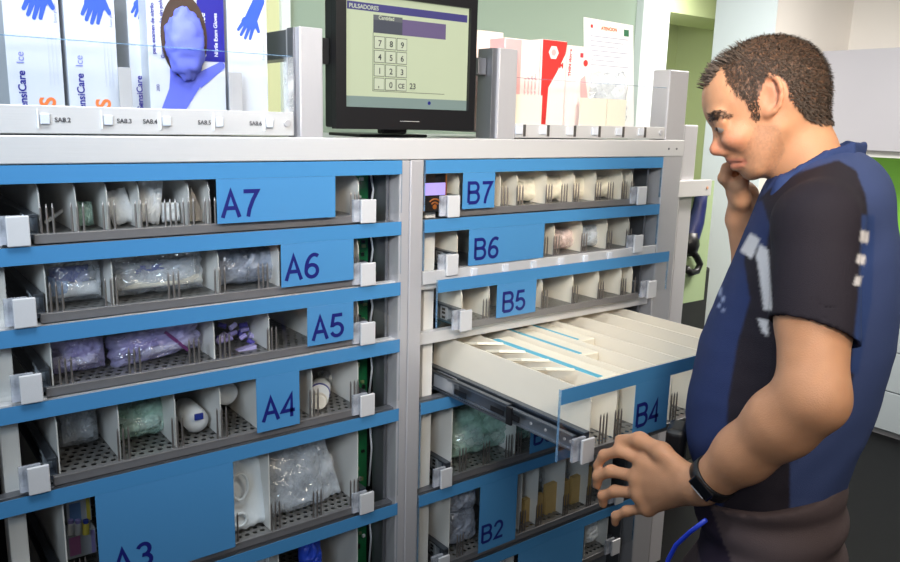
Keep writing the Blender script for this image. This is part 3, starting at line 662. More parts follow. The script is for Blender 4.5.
def bag(label, r, px0, px1, py0, py1, Y, d, m, seed, inner=(), rot=0.0, tilt=-.15, group=None, name='plastic_bag', cat='plastic bag', yo=0, rough=.22, sq=4):
    """a packet standing in a drawer; pixel extents give its size at depth Y"""
    a = PY(px0, (py0+py1)/2, Y); b = PY(px1, (py0+py1)/2, Y); mid = (px0+px1)/2
    zt_ = PY(mid, py0, Y)[2]; zb_ = max(PY(mid, py1, Y)[2], rz(BASKET_FLOOR(r))) if r else PY(mid, py1, Y)[2]
    if r: zb_ = min(zb_, zt_-.015); zb_ = rz(BASKET_FLOOR(r))+.002 if zb_-rz(BASKET_FLOOR(r)) < .02 else zb_
    c = ((a[0]+b[0])/2, Y+d/2, (zt_+zb_)/2); w_ = b[0]-a[0]; h = zt_-zb_
    v, f = bag_mesh(c, w_, d, h, seed, rot=rot, tilt=tilt, rough=rough, sq=sq)
    if inner:
        t = thing(name, label, cat, (c[0], c[1], zb_), group)
        mkobj('wrapper', v, f, m, t, smooth=True)
        for k, (u, q, ww, hh, mm_, nm) in enumerate(inner):
            vi, fi = bag_mesh((c[0]+u*w_/2, c[1], c[2]+q*h/2), ww*w_, d*.55, hh*h, seed+k*3+1, 10, 8, .12, rot, tilt)
            mkobj(nm, vi, fi, mm_, t, smooth=True)
        return t
    o = mkobj(name, v, f, m, None, smooth=True); tag(o, label, cat, group); return o
WH = mat('white_wrap', (236, 238, 240), .45, 0, .05, 40, .3, 90); NV = mat('navy_wrap', (42, 60, 150), .4, 0, .15, 60); LB = mat('light_blue_wrap', (120, 160, 215), .4, 0, .15, 60)
GRN = mat('pale_green_wrap', (170, 205, 185), .5, 0, .15, 60); PUR = mat('plum_strip', (110, 50, 110), .4); VIO = mat('violet_wrap', (160, 150, 215), .4, 0, .15, 60); SIL = mat('silver_wrap', (150, 152, 164), .35, .4, .25, 60, .3, 60)
GRD = mat('dark_green_wrap', (70, 92, 84), .4, 0, .3, 60); KRAFT = mat('kraft_card', (196, 164, 104), .7, 0, .06, 60); CREW = mat('cream_wrap', (232, 224, 204), .5, 0, .05, 40)
# A7
bag('folded white dressing packet standing tilted in the A7 drawer', 7, 109, 133, 190, 228, .06, .02, WH, 1, rot=-.25, name='dressing_packet', cat='packet', rough=.08)
bag('tall crumpled white paper packet rising above the A7 dividers', 7, 139, 163, 180, 226, .05, .022, WH, 2, rot=.18, name='paper_packet', cat='packet', rough=.3)
bag('small square white packet right of the crumpled one in A7', 7, 163, 181, 203, 226, .05, .02, WH, 3, name='white_packet', cat='packet', rough=.05, sq=8)
bag('pale green and clear packet left in the A7 drawer', 7, 78, 94, 202, 224, .06, .02, BAGG, 4, [(0, -.2, .7, .5, GRN, 'green_content')], name='dressing_pouch', cat='packet')
o = M().tube([PY(46, 222, .06), PY(66, 208, .12)], .003, 8).build('applicator_stick', mat('pale_plastic', (222, 222, 220), .4)); tag(o, 'thin pale plastic stick lying slanted at the left end of A7', 'stick')
o = M().prism([(PY(190, 186, .06)[0], PY(190, 186, .06)[2]), (PY(205, 226, .06)[0], rz(BASKET_FLOOR(7))+.001), (PY(188, 226, .06)[0], rz(BASKET_FLOOR(7))+.001)], lambda u, v, d: (u, .055+d, v), 0, .012).build('beige_card', mat('greige_card', (176, 168, 158), .6)); tag(o, 'triangular seen beige card leaning at the right of A7 window', 'card')
# A6
bag('clear bag with dark blue printing at the left end of A6', 6, 47, 104, 262, 306, .05, .05, BAGC, 5, [(-.1, .3, .7, .4, NV, 'blue_print'), (.2, -.45, .8, .35, WH, 'white_content'), (-.5, -.2, .35, .5, LB, 'pale_content')])
bag('large clear bag with blue label filling the middle of A6', 6, 112, 207, 252, 304, .05, .05, BAGC, 6, [(-.1, .15, .35, .22, NV, 'blue_label'), (.1, -.55, .9, .22, CREW, 'paper_strip'), (0, -.1, .85, .6, BAGM, 'inner_bag')])
bag('shiny silvery clear bag at the right end of the A6 window', 6, 217, 282, 248, 290, .05, .045, BAGS, 7, [(-.1, -.1, .8, .6, SIL, 'silver_content')])
# A5
bag('clear bag with violet content and plum strip, left end of A5', 5, 54, 108, 342, 384, .05, .05, BAGV, 8, [(-.1, -.35, .85, .35, WH, 'white_content'), (.2, .3, .6, .5, VIO, 'violet_content')])
o = bag('large puffed violet tinted bag with plum zip edge, middle of A5', 5, 112, 205, 330, 380, .05, .06, BAGV, 9, [(.0, .2, .75, .5, VIO, 'violet_content'), (.3, -.4, .6, .3, WH, 'white_content')], rot=-.12)
M().tube([PY(165, 332, .045), PY(188, 350, .045)], .003, 8).build('zip_edge', PUR, o)
rr = random.Random(3)
for k in range(16):
    px = 216+rr.random()*34; py = 324+rr.random()*30
    a = PY(px, py, .06+rr.random()*.05); an = rr.uniform(-1.2, 1.2); L_ = .016
    a[2] = max(a[2], rz(BASKET_FLOOR(5))+.012)
    b_ = a+np.array([math.cos(an)*L_, rr.uniform(-.4, .4)*L_, math.sin(an)*L_*.6])
    o = M().tube([a, b_], .0048, 8).build('needle_cap', (VIO, mat('deep_violet_plastic', (84, 74, 170), .35), mat('lavender_plastic', (188, 180, 232), .35))[k % 3], None, smooth=False)
    tag(o, 'violet plastic needle cap in the loose pile in drawer A5', 'needle cap', 'violet needle caps piled in A5')
o = M().obox(PY(246, 350, .05), (.018, 0, .003), (0, .008, 0), (0, 0, .006)).build('lavender_box', mat('lavender_plastic', (188, 180, 232), .35), None, bevel=.001); tag(o, 'small pale lavender box in front of the violet pile in A5', 'box')
# A4
bag('clear crinkled bag standing at the left end of the A4 drawer', 4, 60, 100, 410, 446, .10, .05, BAGC, 10, [(0, 0, .8, .8, BAGM, 'inner_bag')])
bag('pale green and white striped packet stack in A4', 4, 120, 168, 402, 452, .08, .05, BAGG, 11, [(0, .25, .85, .35, GRN, 'green_content'), (.1, -.4, .75, .35, WH, 'white_content'), (0, 0, .9, .2, WH, 'white_content')])
a = PY(184, 408, .14); b_ = PY(197, 436, .06)
b_[2] = max(b_[2], rz(BASKET_FLOOR(4))+.024)
o = thing('gauze_roll', 'white wrapped roll with blue mark lying in the middle of A4', 'roll', b_)
M().tube([a+np.array([0, .01, .0]), a, a*.5+b_*.5, b_, b_+(b_-a)*.10], [.012, .021, .023, .022, .010], 20).build('roll', WH, o, smooth=True)
M().obox(b_+np.array([.0, -.014, .013]), (.008, 0, 0), (0, .002, 0), (0, 0, .006)).build('blue_mark', NV, o, bevel=.001)
a = PY(227, 394, .09); o = M().tube([a+np.array([0, .05, 0]), a, a+np.array([0, -.004, 0])], [.022, .022, .016], 24).build('bandage_roll', WH, None, smooth=False, bevel=.002); tag(o, 'plain round white bandage roll seen end on, left of the A4 label', 'roll')
a = PY(321, 384, .12); b_ = PY(319, 404, .05)
b_[2] = max(b_[2], rz(BASKET_FLOOR(4))+.020)
o = thing('capped_bottle', 'white capped bottle with blue band lying right of the A4 label', 'bottle', b_)
M().tube([a, a*.75+b_*.25, b_], [.016, .021, .019], 20).build('body', WH, o, smooth=True)
M().tube([b_+(b_-a)*.02, b_+(b_-a)*.22], .016, 20).build('cap', mat('cream_cap', (240, 232, 218), .5), o, bevel=.002)
M().tube([a*.42+b_*.58, a*.36+b_*.64], .0213, 20).build('blue_ring', NV, o)
bag('small clear pouch beside the capped bottle in A4', 4, 322, 338, 372, 410, .13, .03, BAGC, 41)
# A3
for k, (x0p, x1p, y0p, y1p, lb) in enumerate(((66, 92, 502, 520, 'upper white carton with blue and yellow print in the A3 window'), (66, 97, 536, 552, 'white and pink blister card at the lower left of A3'))):
    a = PY(x0p, y0p, .08); b_ = PY(x1p, y1p, .08)
    o = thing('medicine_carton', lb, 'carton', (a[0], .08, b_[2]))
    M().box(a[0], b_[0], .08, .12, b_[2], a[2]).build('carton', CARD_W, o, bevel=.001)
    M().box(a[0]+.004, a[0]+.022, .079, .0798, b_[2]+.006, a[2]-.006).build('print_panel', (LB, mat('pink_print', (222, 140, 200), .5))[k], o)
    M().box(b_[0]-.008, b_[0]-.002, .079, .0798, b_[2]+.002, a[2]-.002).build('print_edge', (mat('yellow_print', (220, 200, 80), .5), VIO)[k], o)
for k, (px, lb) in enumerate(((71, 'leftmost small white vial standing in the A3 window'), (78, 'small white vial in the middle of three in A3'), (86, 'small vial with yellow label, rightmost of three in A3'))):
    a = PY(px, 534, .07); b_ = PY(px, 523, .07)
    o = thing('vial', lb, 'vial', a); M().tube([a, b_], .0055, 14).build('body', (WH, WH, mat('yellow_print', (220, 200, 80), .5))[k], o); M().tube([b_, b_+np.array([0, 0, .006])], .0045, 14).build('cap', (VIO, VIO, NV)[k], o)
bag('white and clear blister tray leaning at the left of the A3 window', 3, 226, 266, 462, 535, .05, .02, mat('tray_white', (236, 242, 246), .25, 0, .03, 30, coat=.5), 12, rot=-.04, tilt=-.2, name='blister_tray', cat='tray', rough=.04, sq=10)
tr2 = PY(241, 487, .035)
o = bpy.data.objects['blister_tray']
for (px, py, rad, zs_) in ((240, 487, .020, 1.35), (240, 520, .017, .8)):
    q = PY(px, py, .038)
    M().tube([(q[0]+rad*.8*math.cos(a), q[1], q[2]+rad*zs_*math.sin(a)) for a in np.linspace(0, 2*math.pi, 25)], .0028, 8, cap=False).build('moulded_ring', mat('tray_white', (236, 242, 246)), o)
bag('large clear bag of folded tubing in the A3 drawer', 3, 268, 326, 448, 525, .05, .05, BAGC, 13, [(0, -.05, .85, .85, BAGM, 'folded_content')], tilt=-.25)
bag('narrow clear bag leaning beside the large one in A3', 3, 308, 335, 438, 515, .06, .03, BAGM, 14, rot=-.25)
bag('white folded packet at the right end of A3', 3, 322, 347, 455, 505, .12, .03, WH, 15, name='white_packet', cat='packet', rough=.1)
# A2
bag('bright blue packet between white plates in the drawer under A3', 2, 303, 324, 543, 580, .05, .03, mat('bright_blue_wrap', (40, 80, 215), .4, 0, .2, 60, .4, 60), 16, name='blue_packet', cat='packet')
bag('white packet lying left in the drawer under A3', 2, 246, 276, 549, 585, .06, .04, WH, 17, name='white_packet', cat='packet')
# B7, B6, B5
for k, (p0, p1) in enumerate(((516, 540), (545, 567), (572, 590), (596, 612))):
    bag(('cream paper packet behind the first window pins of B7', 'cream paper packet in the middle of B7', 'upright cream packet right of the middle in B7', 'cream packet near the right handle of B7')[k], 7, p0, p1, 176, 200, .06, .03, CREW, 20+k, name='cream_packet', cat='packet', rough=.12)
bag('pinkish clear bag seen in the B6 window', 6, 548, 576, 230, 252, .05, .04, glassy('pink_bag', (.97, .92, .92), .08, .15, .5, (.96, .86, .84)), 25, [(0, 0, .8, .6, CREW, 'white_content')])
bag('small cream bag right of the pinkish one in B6', 6, 580, 600, 226, 248, .05, .03, BAGM, 26)
bag('small pinkish clear bag behind the pins of B5', 5, 594, 614, 290, 305, .05, .03, BAGM, 27, yo=-.02)
# B4: blue tipped packs between the plates
TEAL = mat('teal_plastic', (92, 178, 204), .35, 0, .1, 60)
for k, yc in enumerate((-.02, -.09, -.16, -.23)):
    a = np.array([1.045, yc, rz(-.476)]); b_ = np.array([1.092, yc-.035, rz(-.476)])
    o = M().obox((a+b_)/2, (b_-a)/2*.95, (0, .022, -.006), (0, .001, .003)).build('blue_edged_pack', CREW, None, bevel=.001)
    tag(o, ('rearmost', 'second rearmost', 'second nearest', 'nearest')[k]+' of four blue edged packs in the first compartment of B4', 'packet', 'blue edged packs in the open B4 drawer')
    M().obox((a+b_)/2+np.array([0, -.006, .0045]), (b_-a)/2*.7, (0, .0035, -.001), (0, 0, .0008)).build('blue_edge', TEAL, o)
for k, (x_, y0_, y1_) in enumerate(((1.145, -.33, .0), (1.225, -.20, .05), (1.300, -.12, .08))):
    o = thing('catheter_pack', ('long white pack with teal stripe, in the second compartment of open B4', 'long white pack with teal stripe, in the third compartment of open B4', 'long white pack with teal stripe, in the fourth compartment of open B4')[k], 'packet', (x_, y0_, rz(-.50)))
    M().box(x_-.032, x_+.030, y0_, y1_, rz(ZT[3]+.016), rz(-.482)).build('wrapper', CREW, o, bevel=.003)
    M().box(x_-.026, x_-.012, y0_+.01, y1_-.01, rz(-.4818), rz(-.4806)).build('teal_stripe', TEAL, o)
# B3, B2, B1
bag('heap of pale green and white clear packets in the B3 drawer', 3, 455, 513, 408, 468, .06, .06, BAGG, 30, [(-.3, -.3, .5, .5, WH, 'white_content'), (.3, .1, .5, .5, GRN, 'green_content'), (0, .5, .7, .3, GRN, 'green_content')])
bag('dark greenish clear packet left of the B3 label', 3, 515, 531, 418, 452, .06, .04, BAGG, 31, [(0, 0, .8, .8, GRD, 'dark_content')])
bag('upper silver grey folded packet in the B2 drawer', 2, 450, 478, 490, 512, .05, .04, BAGS, 32, [(0, 0, .85, .5, SIL, 'silver_content')])
bag('lower silver grey folded packet in the B2 drawer', 2, 450, 478, 512, 546, .05, .04, BAGS, 33, [(0, 0, .85, .5, SIL, 'silver_content')])
kp = [(523, 532, 500, 524), (533, 542, 498, 516), (545, 557, 486, 512), (559, 568, 484, 504), (571, 580, 478, 500), (583, 590, 470, 494)]
for k, (x0p, x1p, y0p, y1p) in enumerate(kp):
    a = PY(x0p, y0p, .05); b_ = PY(x1p, y1p, .05)
    o = M().prism([(a[0], b_[2]), (b_[0], b_[2]), (b_[0], a[2]+.002), (a[0]+.004, a[2])], lambda u, v, d: (u, .045+d+.004*(k % 2), v), 0, .014).build('kraft_card', KRAFT, None)
    o.location.z += 0
    tag(o, ('leftmost', 'second', 'third and largest', 'fourth', 'fifth', 'rightmost')[k]+' brown kraft card from the left in B2', 'card', 'brown kraft cards in the B2 drawer')
bag('white wrapped packet just right of the B2 label', 2, 516, 523, 490, 526, .08, .03, BAGM, 34)
bag('clear bag with dark green content behind the kraft cards', 2, 532, 560, 466, 502, .09, .05, BAGC, 35, [(0, 0, .7, .7, GRD, 'dark_content')])
bag('clear bag with grey parts at the right of B2', 2, 562, 583, 456, 490, .09, .05, BAGC, 36, [(0, 0, .7, .7, SIL, 'grey_content')])
bag('white and clear packet in the lowest right bay drawer', 1, 484, 516, 552, 600, .05, .05, BAGM, 37, [(0, 0, .8, .7, WH, 'white_content')])
bag('pale packet right of the blue panel under B2', 1, 586, 598, 522, 570, .05, .04, WH, 38, name='white_packet', cat='packet')
# ------------------------------------------------------------------ behind right end: pole with link and handset
pole = thing('support_pole', 'pale aluminium pole linked by a short bar to the cabinet end post', 'pole', (2.2, .3, 0))
M().box(2.165, 2.235, .30, .34, .001, PY(697, 125, .3)[2]).build('pole', ALU, pole, bevel=.004)
M().box(1.753, 2.30, .275, .298, PY(700, 196, .28)[2], PY(700, 180, .28)[2]).build('link_bar', ALUH, pole, bevel=.002)
M().tube([(2.275, .2725, PY(700, 188, .28)[2]), (2.275, .2748, PY(700, 188, .28)[2])], .005, 12).build('rivet', mat('copper_rivet', (200, 150, 120), .4), pole)
M().box(2.03, 2.10, .36, .80, .001, .12).build('foot', ALUD, pole, bevel=.004)
hs = thing('handset', 'dark navy handset with curled cord hanging behind the aluminium pole', 'handset', PY(700, 250, .45))
def q(px, py, Y=.45): return PY(px, py, Y)
M().tube([q(703, 184), q(700, 205), q(696, 222), q(690, 236), q(688, 250)], [.020, .024, .030, .036, .030], 12).build('grip', mat('navy_plastic', (22, 32, 84), .45), hs, smooth=True)
M().tube([q(689, 232), q(688, 246), q(691, 250)], [.034, .042, .030], 12).build('mouthpiece', BLACK, hs, smooth=True)
cp = [q(690, 250), q(696, 256), q(700, 264), q(697, 271), q(690, 273), q(686, 268)]
M().tube(cp, .013, 8).build('cord', BLACK, hs, smooth=True)
M().box(2.28, 2.60, .47, .50, .9, q(700, 182)[2]).build('wall_holder', mat('green_grey_plastic', (150, 170, 130), .6), hs)
eq = thing('equipment_trolley', 'dark equipment trolley standing behind the cabinet end, left of the white column', 'trolley', (2.6, .8, 0))
M().box(2.38, 2.85, .62, .95, .12, .98).build('body', mat('dark_equipment', (34, 36, 34), .6, 0, .3, 20), eq, bevel=.01)
for k, (x_, y_) in enumerate(((2.42, .66), (2.80, .66), (2.42, .91), (2.80, .91))):
    M().tube([(x_-.015, y_, .045), (x_+.015, y_, .045)], .044, 16).build('wheel', BLACK, eq); M().box(x_-.012, x_+.012, y_-.012, y_+.012, .0895, .1195).build('caster', ALUD, eq)
# ------------------------------------------------------------------ right wall units
WC = mat('grey_cabinet_paint', (180, 178, 184), .5, 0, .02, 4); DR = mat('grey_drawer_front', (190, 200, 206), .5, 0, .02, 4)
wc = thing('wall_cabinet', 'plain grey wall cabinet hung on the right wall behind the man', 'cabinet', (4.47, .2, 1.44))
M().box(4.32, 4.648, -1.3, 1.03, 1.45, 1.97).build('body', WC, wc)
for k in range(4):
    M().box(4.300, 4.3195, 1.03-.58*(k+1)+.004, 1.03-.58*k, 1.452, 1.968).build('door', WC, wc, bevel=.002)
M().box(4.33, 4.648, -1.3, 1.03, 1.418, 1.4495).build('light_pelmet', WHITEP, wc)
sb = M().box(4.635, 4.649, -1.3, 1.03, .92, 1.417).build('backsplash_panel', mat('lime_panel', (120, 184, 62), .4, 0, .03, 6)); tag(sb, 'bright green backsplash panel under the grey wall cabinet', 'panel')
bc = thing('base_cabinet', 'long grey base cabinet with stacked drawers along the right wall', 'cabinet', (4.4, .2, 0))
M().box(4.19, 4.648, -1.9, 1.05, .0, .87).build('body', WC, bc)
M().box(4.15, 4.648, -1.9, 1.05, .871, .905).build('worktop', WHITEP, bc, bevel=.003)
zz = [0.03, .24, .45, .66, .865]
for j in range(5):
    y1_ = 1.02-.55*j
    for i in range(4):
        M().box(4.172, 4.1895, y1_-.545, y1_, zz[i]+.004, zz[i+1]-.002).build('drawer_front', DR, bc, bevel=.002)
vb, fb = bag_mesh((4.35, .05, 1.06), .34, .3, .30, 77, 22, 18, .3)
o = mkobj('plastic_bag', vb, fb, BAGM, None, smooth=True); tag(o, 'clear crumpled plastic bag with pink and white content on the right worktop', 'plastic bag')
vb, fb = bag_mesh((4.35, .05, 1.02), .20, .18, .16, 78, 12, 10, .2); mkobj('pink_content', vb, fb, mat('pink_white_content', (236, 206, 214), .5, 0, .15, 30), o, smooth=True)
vb, fb = bag_mesh((1.545+.03, .06, rz(.045)), .12, .05, .14, 79, 24, 20, .3)
o = mkobj('plastic_bag', *bag_mesh((PY(611, 80, .06)[0],   .085, rz(.050)), PY(633, 80, .06)[0]-PY(589, 80, .06)[0], .05, .142, 79, 24, 20, .3, rot=-.08), BAGC, None, smooth=True)
tag(o, 'tall crumpled clear plastic bag standing in front of the notice sheet', 'plastic bag')

# ------------------------------------------------------------------ the man
MZ = 1.28                      # distance of his mid plane from the camera
dv = rayd(775, 250); nh = np.array([dv[0], dv[1], 0]); nh /= np.linalg.norm(nh)    # away from camera = his right
fh = np.array([-nh[1], nh[0], 0])                                                  # the way he faces
def HP(px, py, l=0.0, zc=MZ): return P(px, py, zc)+nh*l
def sd_cone(p, a, b, ra, rb):
    ba = b-a; t = np.clip(((p-a)@ba)/(ba@ba), 0, 1); return np.linalg.norm(p-a-t[:, None]*ba, axis=1)-(ra+t*(rb-ra))
def sd_ell(p, c, Rm, r):
    q = (p-c)@Rm; k0 = np.linalg.norm(q/r, axis=1); k1 = np.linalg.norm(q/(r*r), axis=1)+1e-9; return k0*(k0-1)/k1
def frame(tilt):   # columns: forward, side, up, pitched forward by tilt
    c, s = math.cos(tilt), math.sin(tilt); f = fh*c-np.array([0, 0, 1])*s; u = np.array([0, 0, 1])*c+fh*s
    return np.stack([f, nh, u], 1)
class SDF:
    def __init__(s): s.p = []
    def cone(s, a, b, ra, rb, k=.02, op='u'): a = np.array(a, float); b = np.array(b, float); s.p.append((sd_cone, (a, b, ra, rb), (a+b)/2, np.linalg.norm(a-b)/2+max(ra, rb), k, op)); return s
    def ell(s, c, r, tilt=0, k=.02, op='u', Rm=None): c = np.array(c, float); r = np.array(r, float); s.p.append((sd_ell, (c, frame(tilt) if Rm is None else Rm, r), c, r.max(), k, op)); return s
    def chain(s, pts, rs, k=.02):
        for i in range(len(pts)-1): s.cone(pts[i], pts[i+1], rs[i], rs[i+1], k)
        return s
    def ev(s, x, sel=None):
        d = np.full(len(x), 1.0)
        for i, (fn, a, c, R, k, op) in enumerate(s.p):
            if sel is not None and not sel[i]: continue
            e = fn(x, *a)
            if op == 'u': h = np.maximum(k-np.abs(d-e), 0)/k; d = np.minimum(d, e)-h*h*k/4
            else: h = np.maximum(k-np.abs(-e-d), 0)/k; d = np.maximum(d, -e)+h*h*k/4
        return d
    def bounds(s):
        lo = np.min([c-R for _, _, c, R, _, op in s.p if op == 'u'], 0); hi = np.max([c+R for _, _, c, R, _, op in s.p if op == 'u'], 0); return lo-.03, hi+.03
def surf(sdf, res, post=None, B=14, bnd=None):
    lo, hi = bnd or sdf.bounds(); n = np.ceil((hi-lo)/res/B).astype(int)
    g = np.stack(np.meshgrid(*[np.arange(B+1)]*3, indexing='ij'), -1).reshape(-1, 3)
    rad = B*res*.87; cells_k = []; cells_v = []; edges = []
    S1 = 1 << 14
    key = lambda ijk: (ijk[:, 0].astype(np.int64)*S1+ijk[:, 1])*S1+ijk[:, 2]
    corners = np.array([[i, j, k] for i in (0, 1) for j in (0, 1) for k in (0, 1)])
    ed = [(a, b) for a in range(8) for b in range(a+1, 8) if np.abs(corners[a]-corners[b]).sum() == 1]
    for bi in np.ndindex(*n):
        o = np.array(bi)*B; c = lo+(o+B/2)*res
        sel = [np.linalg.norm(c-pc) < R+rad+.05 for _, _, pc, R, _, _ in sdf.p]
        if not any(sel): continue
        d0 = sdf.ev(c[None], sel)[0]
        if abs(d0) > rad+.07: continue
        x = lo+(g+o)*res; d = sdf.ev(x, sel)
        if post is not None: d = post(x, d)
        if d.min() > 0 or d.max() < 0: continue
        D = d.reshape(B+1, B+1, B+1)
        C = np.stack([D[a:a+B, b:b+B, e:e+B] for a, b, e in corners], -1).reshape(-1, 8)
        ins = C < 0; act = ins.any(1) & ~ins.all(1); ids = np.nonzero(act)[0]
        if not len(ids): continue
        ijk = np.stack(np.unravel_index(ids, (B, B, B)), -1); Ca = C[ids]; acc = np.zeros((len(ids), 3)); cnt = np.zeros(len(ids))
        for a, b in ed:
            m_ = (Ca[:, a] < 0) != (Ca[:, b] < 0); t = Ca[:, a]/(Ca[:, a]-Ca[:, b]+1e-12); t = np.clip(t, 0, 1)
            pt = corners[a]+t[:, None]*(corners[b]-corners[a]); acc[m_] += pt[m_]; cnt[m_] += 1
        cells_k.append(key(ijk+o)); cells_v.append(lo+(ijk+o+acc/cnt[:, None])*res)
        for ax in range(3):
            e = [0, 0, 0]; e[ax] = 1; b = corners.tolist().index(e)
            m_ = (Ca[:, 0] < 0) != (Ca[:, b] < 0)
            edges.append((ijk[m_]+o, np.full(m_.sum(), ax), Ca[m_, 0] < 0))
    K = np.concatenate(cells_k); V = np.concatenate(cells_v); od = np.argsort(K); K = K[od]; V = V[od]
    E_ = np.concatenate([e[0] for e in edges]); AX = np.concatenate([e[1] for e in edges]); SG = np.concatenate([e[2] for e in edges])
    F_ = []
    for ax in range(3):
        m_ = AX == ax; c = E_[m_]; s_ = SG[m_]; u = np.zeros(3, int); u[(ax+1) % 3] = 1; w_ = np.zeros(3, int); w_[(ax+2) % 3] = 1
        qs = [c, c-u, c-u-w_, c-w_]; idx = []; ok = np.ones(len(c), bool)
        for q_ in qs:
            kk = key(q_); p_ = np.clip(np.searchsorted(K, kk), 0, len(K)-1); ok &= K[p_] == kk; idx.append(p_)
        I = np.stack(idx, 1)[ok]; s_ = s_[ok]; I[~s_] = I[~s_][:, ::-1]; F_.append(I)
    return V, np.concatenate(F_)
def relax(V, F, it=2, lam=.5):
    for _ in range(it):
        acc = np.zeros_like(V); cnt = np.zeros(len(V))
        for a, b in ((0, 1), (1, 2), (2, 3), (3, 0)):
            for i, j in ((a, b), (b, a)):
                np.add.at(acc, F[:, i], V[F[:, j]]); np.add.at(cnt, F[:, i], 1)
        V = V+lam*(acc/np.maximum(cnt, 1)[:, None]-V)
    return V
def skin_obj(name, V, F, col, m, parent):
    c = (V.min(0)+V.max(0))/2; me = bpy.data.meshes.new(name)
    me.vertices.add(len(V)); me.vertices.foreach_set('co', (V-c).astype(np.float32).ravel())
    me.loops.add(F.size); me.loops.foreach_set('vertex_index', F.astype(np.int32).ravel())
    me.polygons.add(len(F)); me.polygons.foreach_set('loop_start', np.arange(0, F.size, 4, dtype=np.int32)); me.polygons.foreach_set('loop_total', np.full(len(F), 4, dtype=np.int32))
    me.update(calc_edges=True); me.validate(); me.polygons.foreach_set('use_smooth', [True]*len(me.polygons))
    if col is not None:
        a = me.color_attributes.new('Col', 'FLOAT_COLOR', 'POINT'); a.data.foreach_set('color', np.concatenate([col, np.ones((len(col), 1))], 1).astype(np.float32).ravel())
    me.materials.append(m); o = bpy.data.objects.new(name, me); COL.objects.link(o); o.parent = parent
    o.location = tuple(c-(WL[parent.name] if parent else 0)); WL[o.name] = c
    return o
MIDP = P(775, 250, MZ)
def local_px(V):
    """garment coordinates: mirror the far half to the near one, then read off the pattern plan"""
    s = (V-MIDP)@nh; W_ = V-np.where(s > 0, 2*s, 0)[:, None]*nh
    d = W_-CAM; z = d@fw
    return 450+F_PX*(d@R_)/z, 281-F_PX*(d@U_)/z, s
def inpoly(x, y, poly):
    r = np.zeros(len(x), bool); n = len(poly)
    for i in range(n):
        x0, y0 = poly[i]; x1, y1 = poly[(i+1) % n]
        c = ((y0 > y) != (y1 > y)) & (x < (x1-x0)*(y-y0)/((y1-y0) or 1e-9)+x0); r ^= c
    return r
L3 = lambda c: np.array(lin(c)[:3])
px_ = MZ/F_PX
# ---- body
body = SDF()
HT = math.radians(22)
body.ell(HP(767, 91), (.092, .074, .086), HT, .02)               # cranium
body.ell(HP(738, 101), (.051, .060, .058), HT, .03)              # forehead and face
body.ell(HP(748, 138), (.035, .046, .050), HT, .03)              # mid face
body.ell(HP(786, 106), (.048, .060, .050), HT, .03)              # occiput
for sd in (-1, 1):
    body.cone(HP(778, 128, sd*.047), HP(758, 166, sd*.022), .018, .014, .022)   # jaw
    body.ell(HP(735, 138, sd*.035), (.018, .015, .014), HT, .02)                 # cheek
    body.cone(HP(714, 115, sd*.012), HP(720, 116, sd*.040), .0075, .008, .012)   # brow ridge
body.cone(HP(760, 164, 0), HP(751, 171, 0), .022, .0140, .02)      # chin
body.cone(HP(718, 121, 0), HP(718, 146, 0), .0065, .0088, .010)  # nose bridge
body.cone(HP(715.5, 150, 0), HP(724, 149, 0), .0092, .0108, .010)    # nose tip
for sd in (-1, 1): body.cone(HP(724, 151, sd*.010), HP(729, 150, sd*.013), .0068, .006, .008)
body.cone(HP(735, 156, 0), HP(738, 163, 0), .0115, .010, .012)     # upper lip area
for sd in (-1, 1):
    body.cone(HP(730.5, 160.5, 0), HP(741, 160, sd*.021), .0052, .0035, .006)   # upper lip
    body.cone(HP(734.5, 166, 0), HP(743, 164, sd*.019), .0058, .0035, .006)     # lower lip
body.cone(HP(728, 163.6, 0), HP(745, 162, -.024), .0012, .0012, .005, 's'); body.cone(HP(728, 163.6, 0), HP(745, 162, .024), .0012, .0012, .005, 's')
for sd in (-1, 1):
    body.ell(HP(719, 126, sd*.033), (.013, .015, .0105), HT, .012, 's')         # eye sockets
    body.ell(HP(725, 125.5, sd*.0305), (.0132, .0128, .0128), HT, .004)          # lidded ball
    body.cone(HP(717, 121.2, sd*.022), HP(725, 121.4, sd*.044), .0045, .0045, .010); None
    ec = HP(771, 96, sd*.0745); A_ = frame(math.radians(8))
    for i in range(10):                                                            # ear rim
        a0, a1 = [math.radians(v) for v in (-100+i*29, -100+(i+1)*29)]
        q0 = ec+A_@np.array([-.0165*math.cos(a0)*(1), sd*(.004+.006*math.cos(a0)), .0285*math.sin(a0)]); q1 = ec+A_@np.array([-.0165*math.cos(a1), sd*(.004+.006*math.cos(a1)), .0285*math.sin(a1)])
        body.cone(q0, q1, .0038, .0038, .004)
    body.ell(ec+A_@np.array([.000, -sd*.002, .0]), (.015, .0065, .026), math.radians(8), .006)
    body.ell(ec+A_@np.array([.004, sd*.008, -.003]), (.0085, .0065, .015), math.radians(8), .004, 's')
    body.ell(ec+A_@np.array([.004, sd*.001, -.028]), (.0075, .004, .008), math.radians(8), .006)
body.chain([HP(790, 122), HP(801, 152), HP(815, 190)], [.048, .050, .056], .025)
# torso core (under the clothes)
TCH, TMI, TBE, THI = HP(822, 232), HP(806, 300), HP(785, 380), HP(775, 500)
for sd in (-1, 1): body.cone(TCH+nh*.06*sd, TBE+nh*.03*sd, .075, .075, .03)
body.cone(TBE, THI, .085, .07, .03)
SHL = P(816, 226, 1.115); ELL = P(812, 398, 1.055); WRL = P(704, 486, 1.20)
body.cone(TCH-nh*.06, SHL, .062, .052, .03)
body.chain([SHL, SHL*.45+ELL*.55, ELL], [.050, .047, .044], .02)
body.chain([ELL, ELL*.75+WRL*.25, ELL*.4+WRL*.6, WRL], [.045, .0465, .0395, .029], .02)
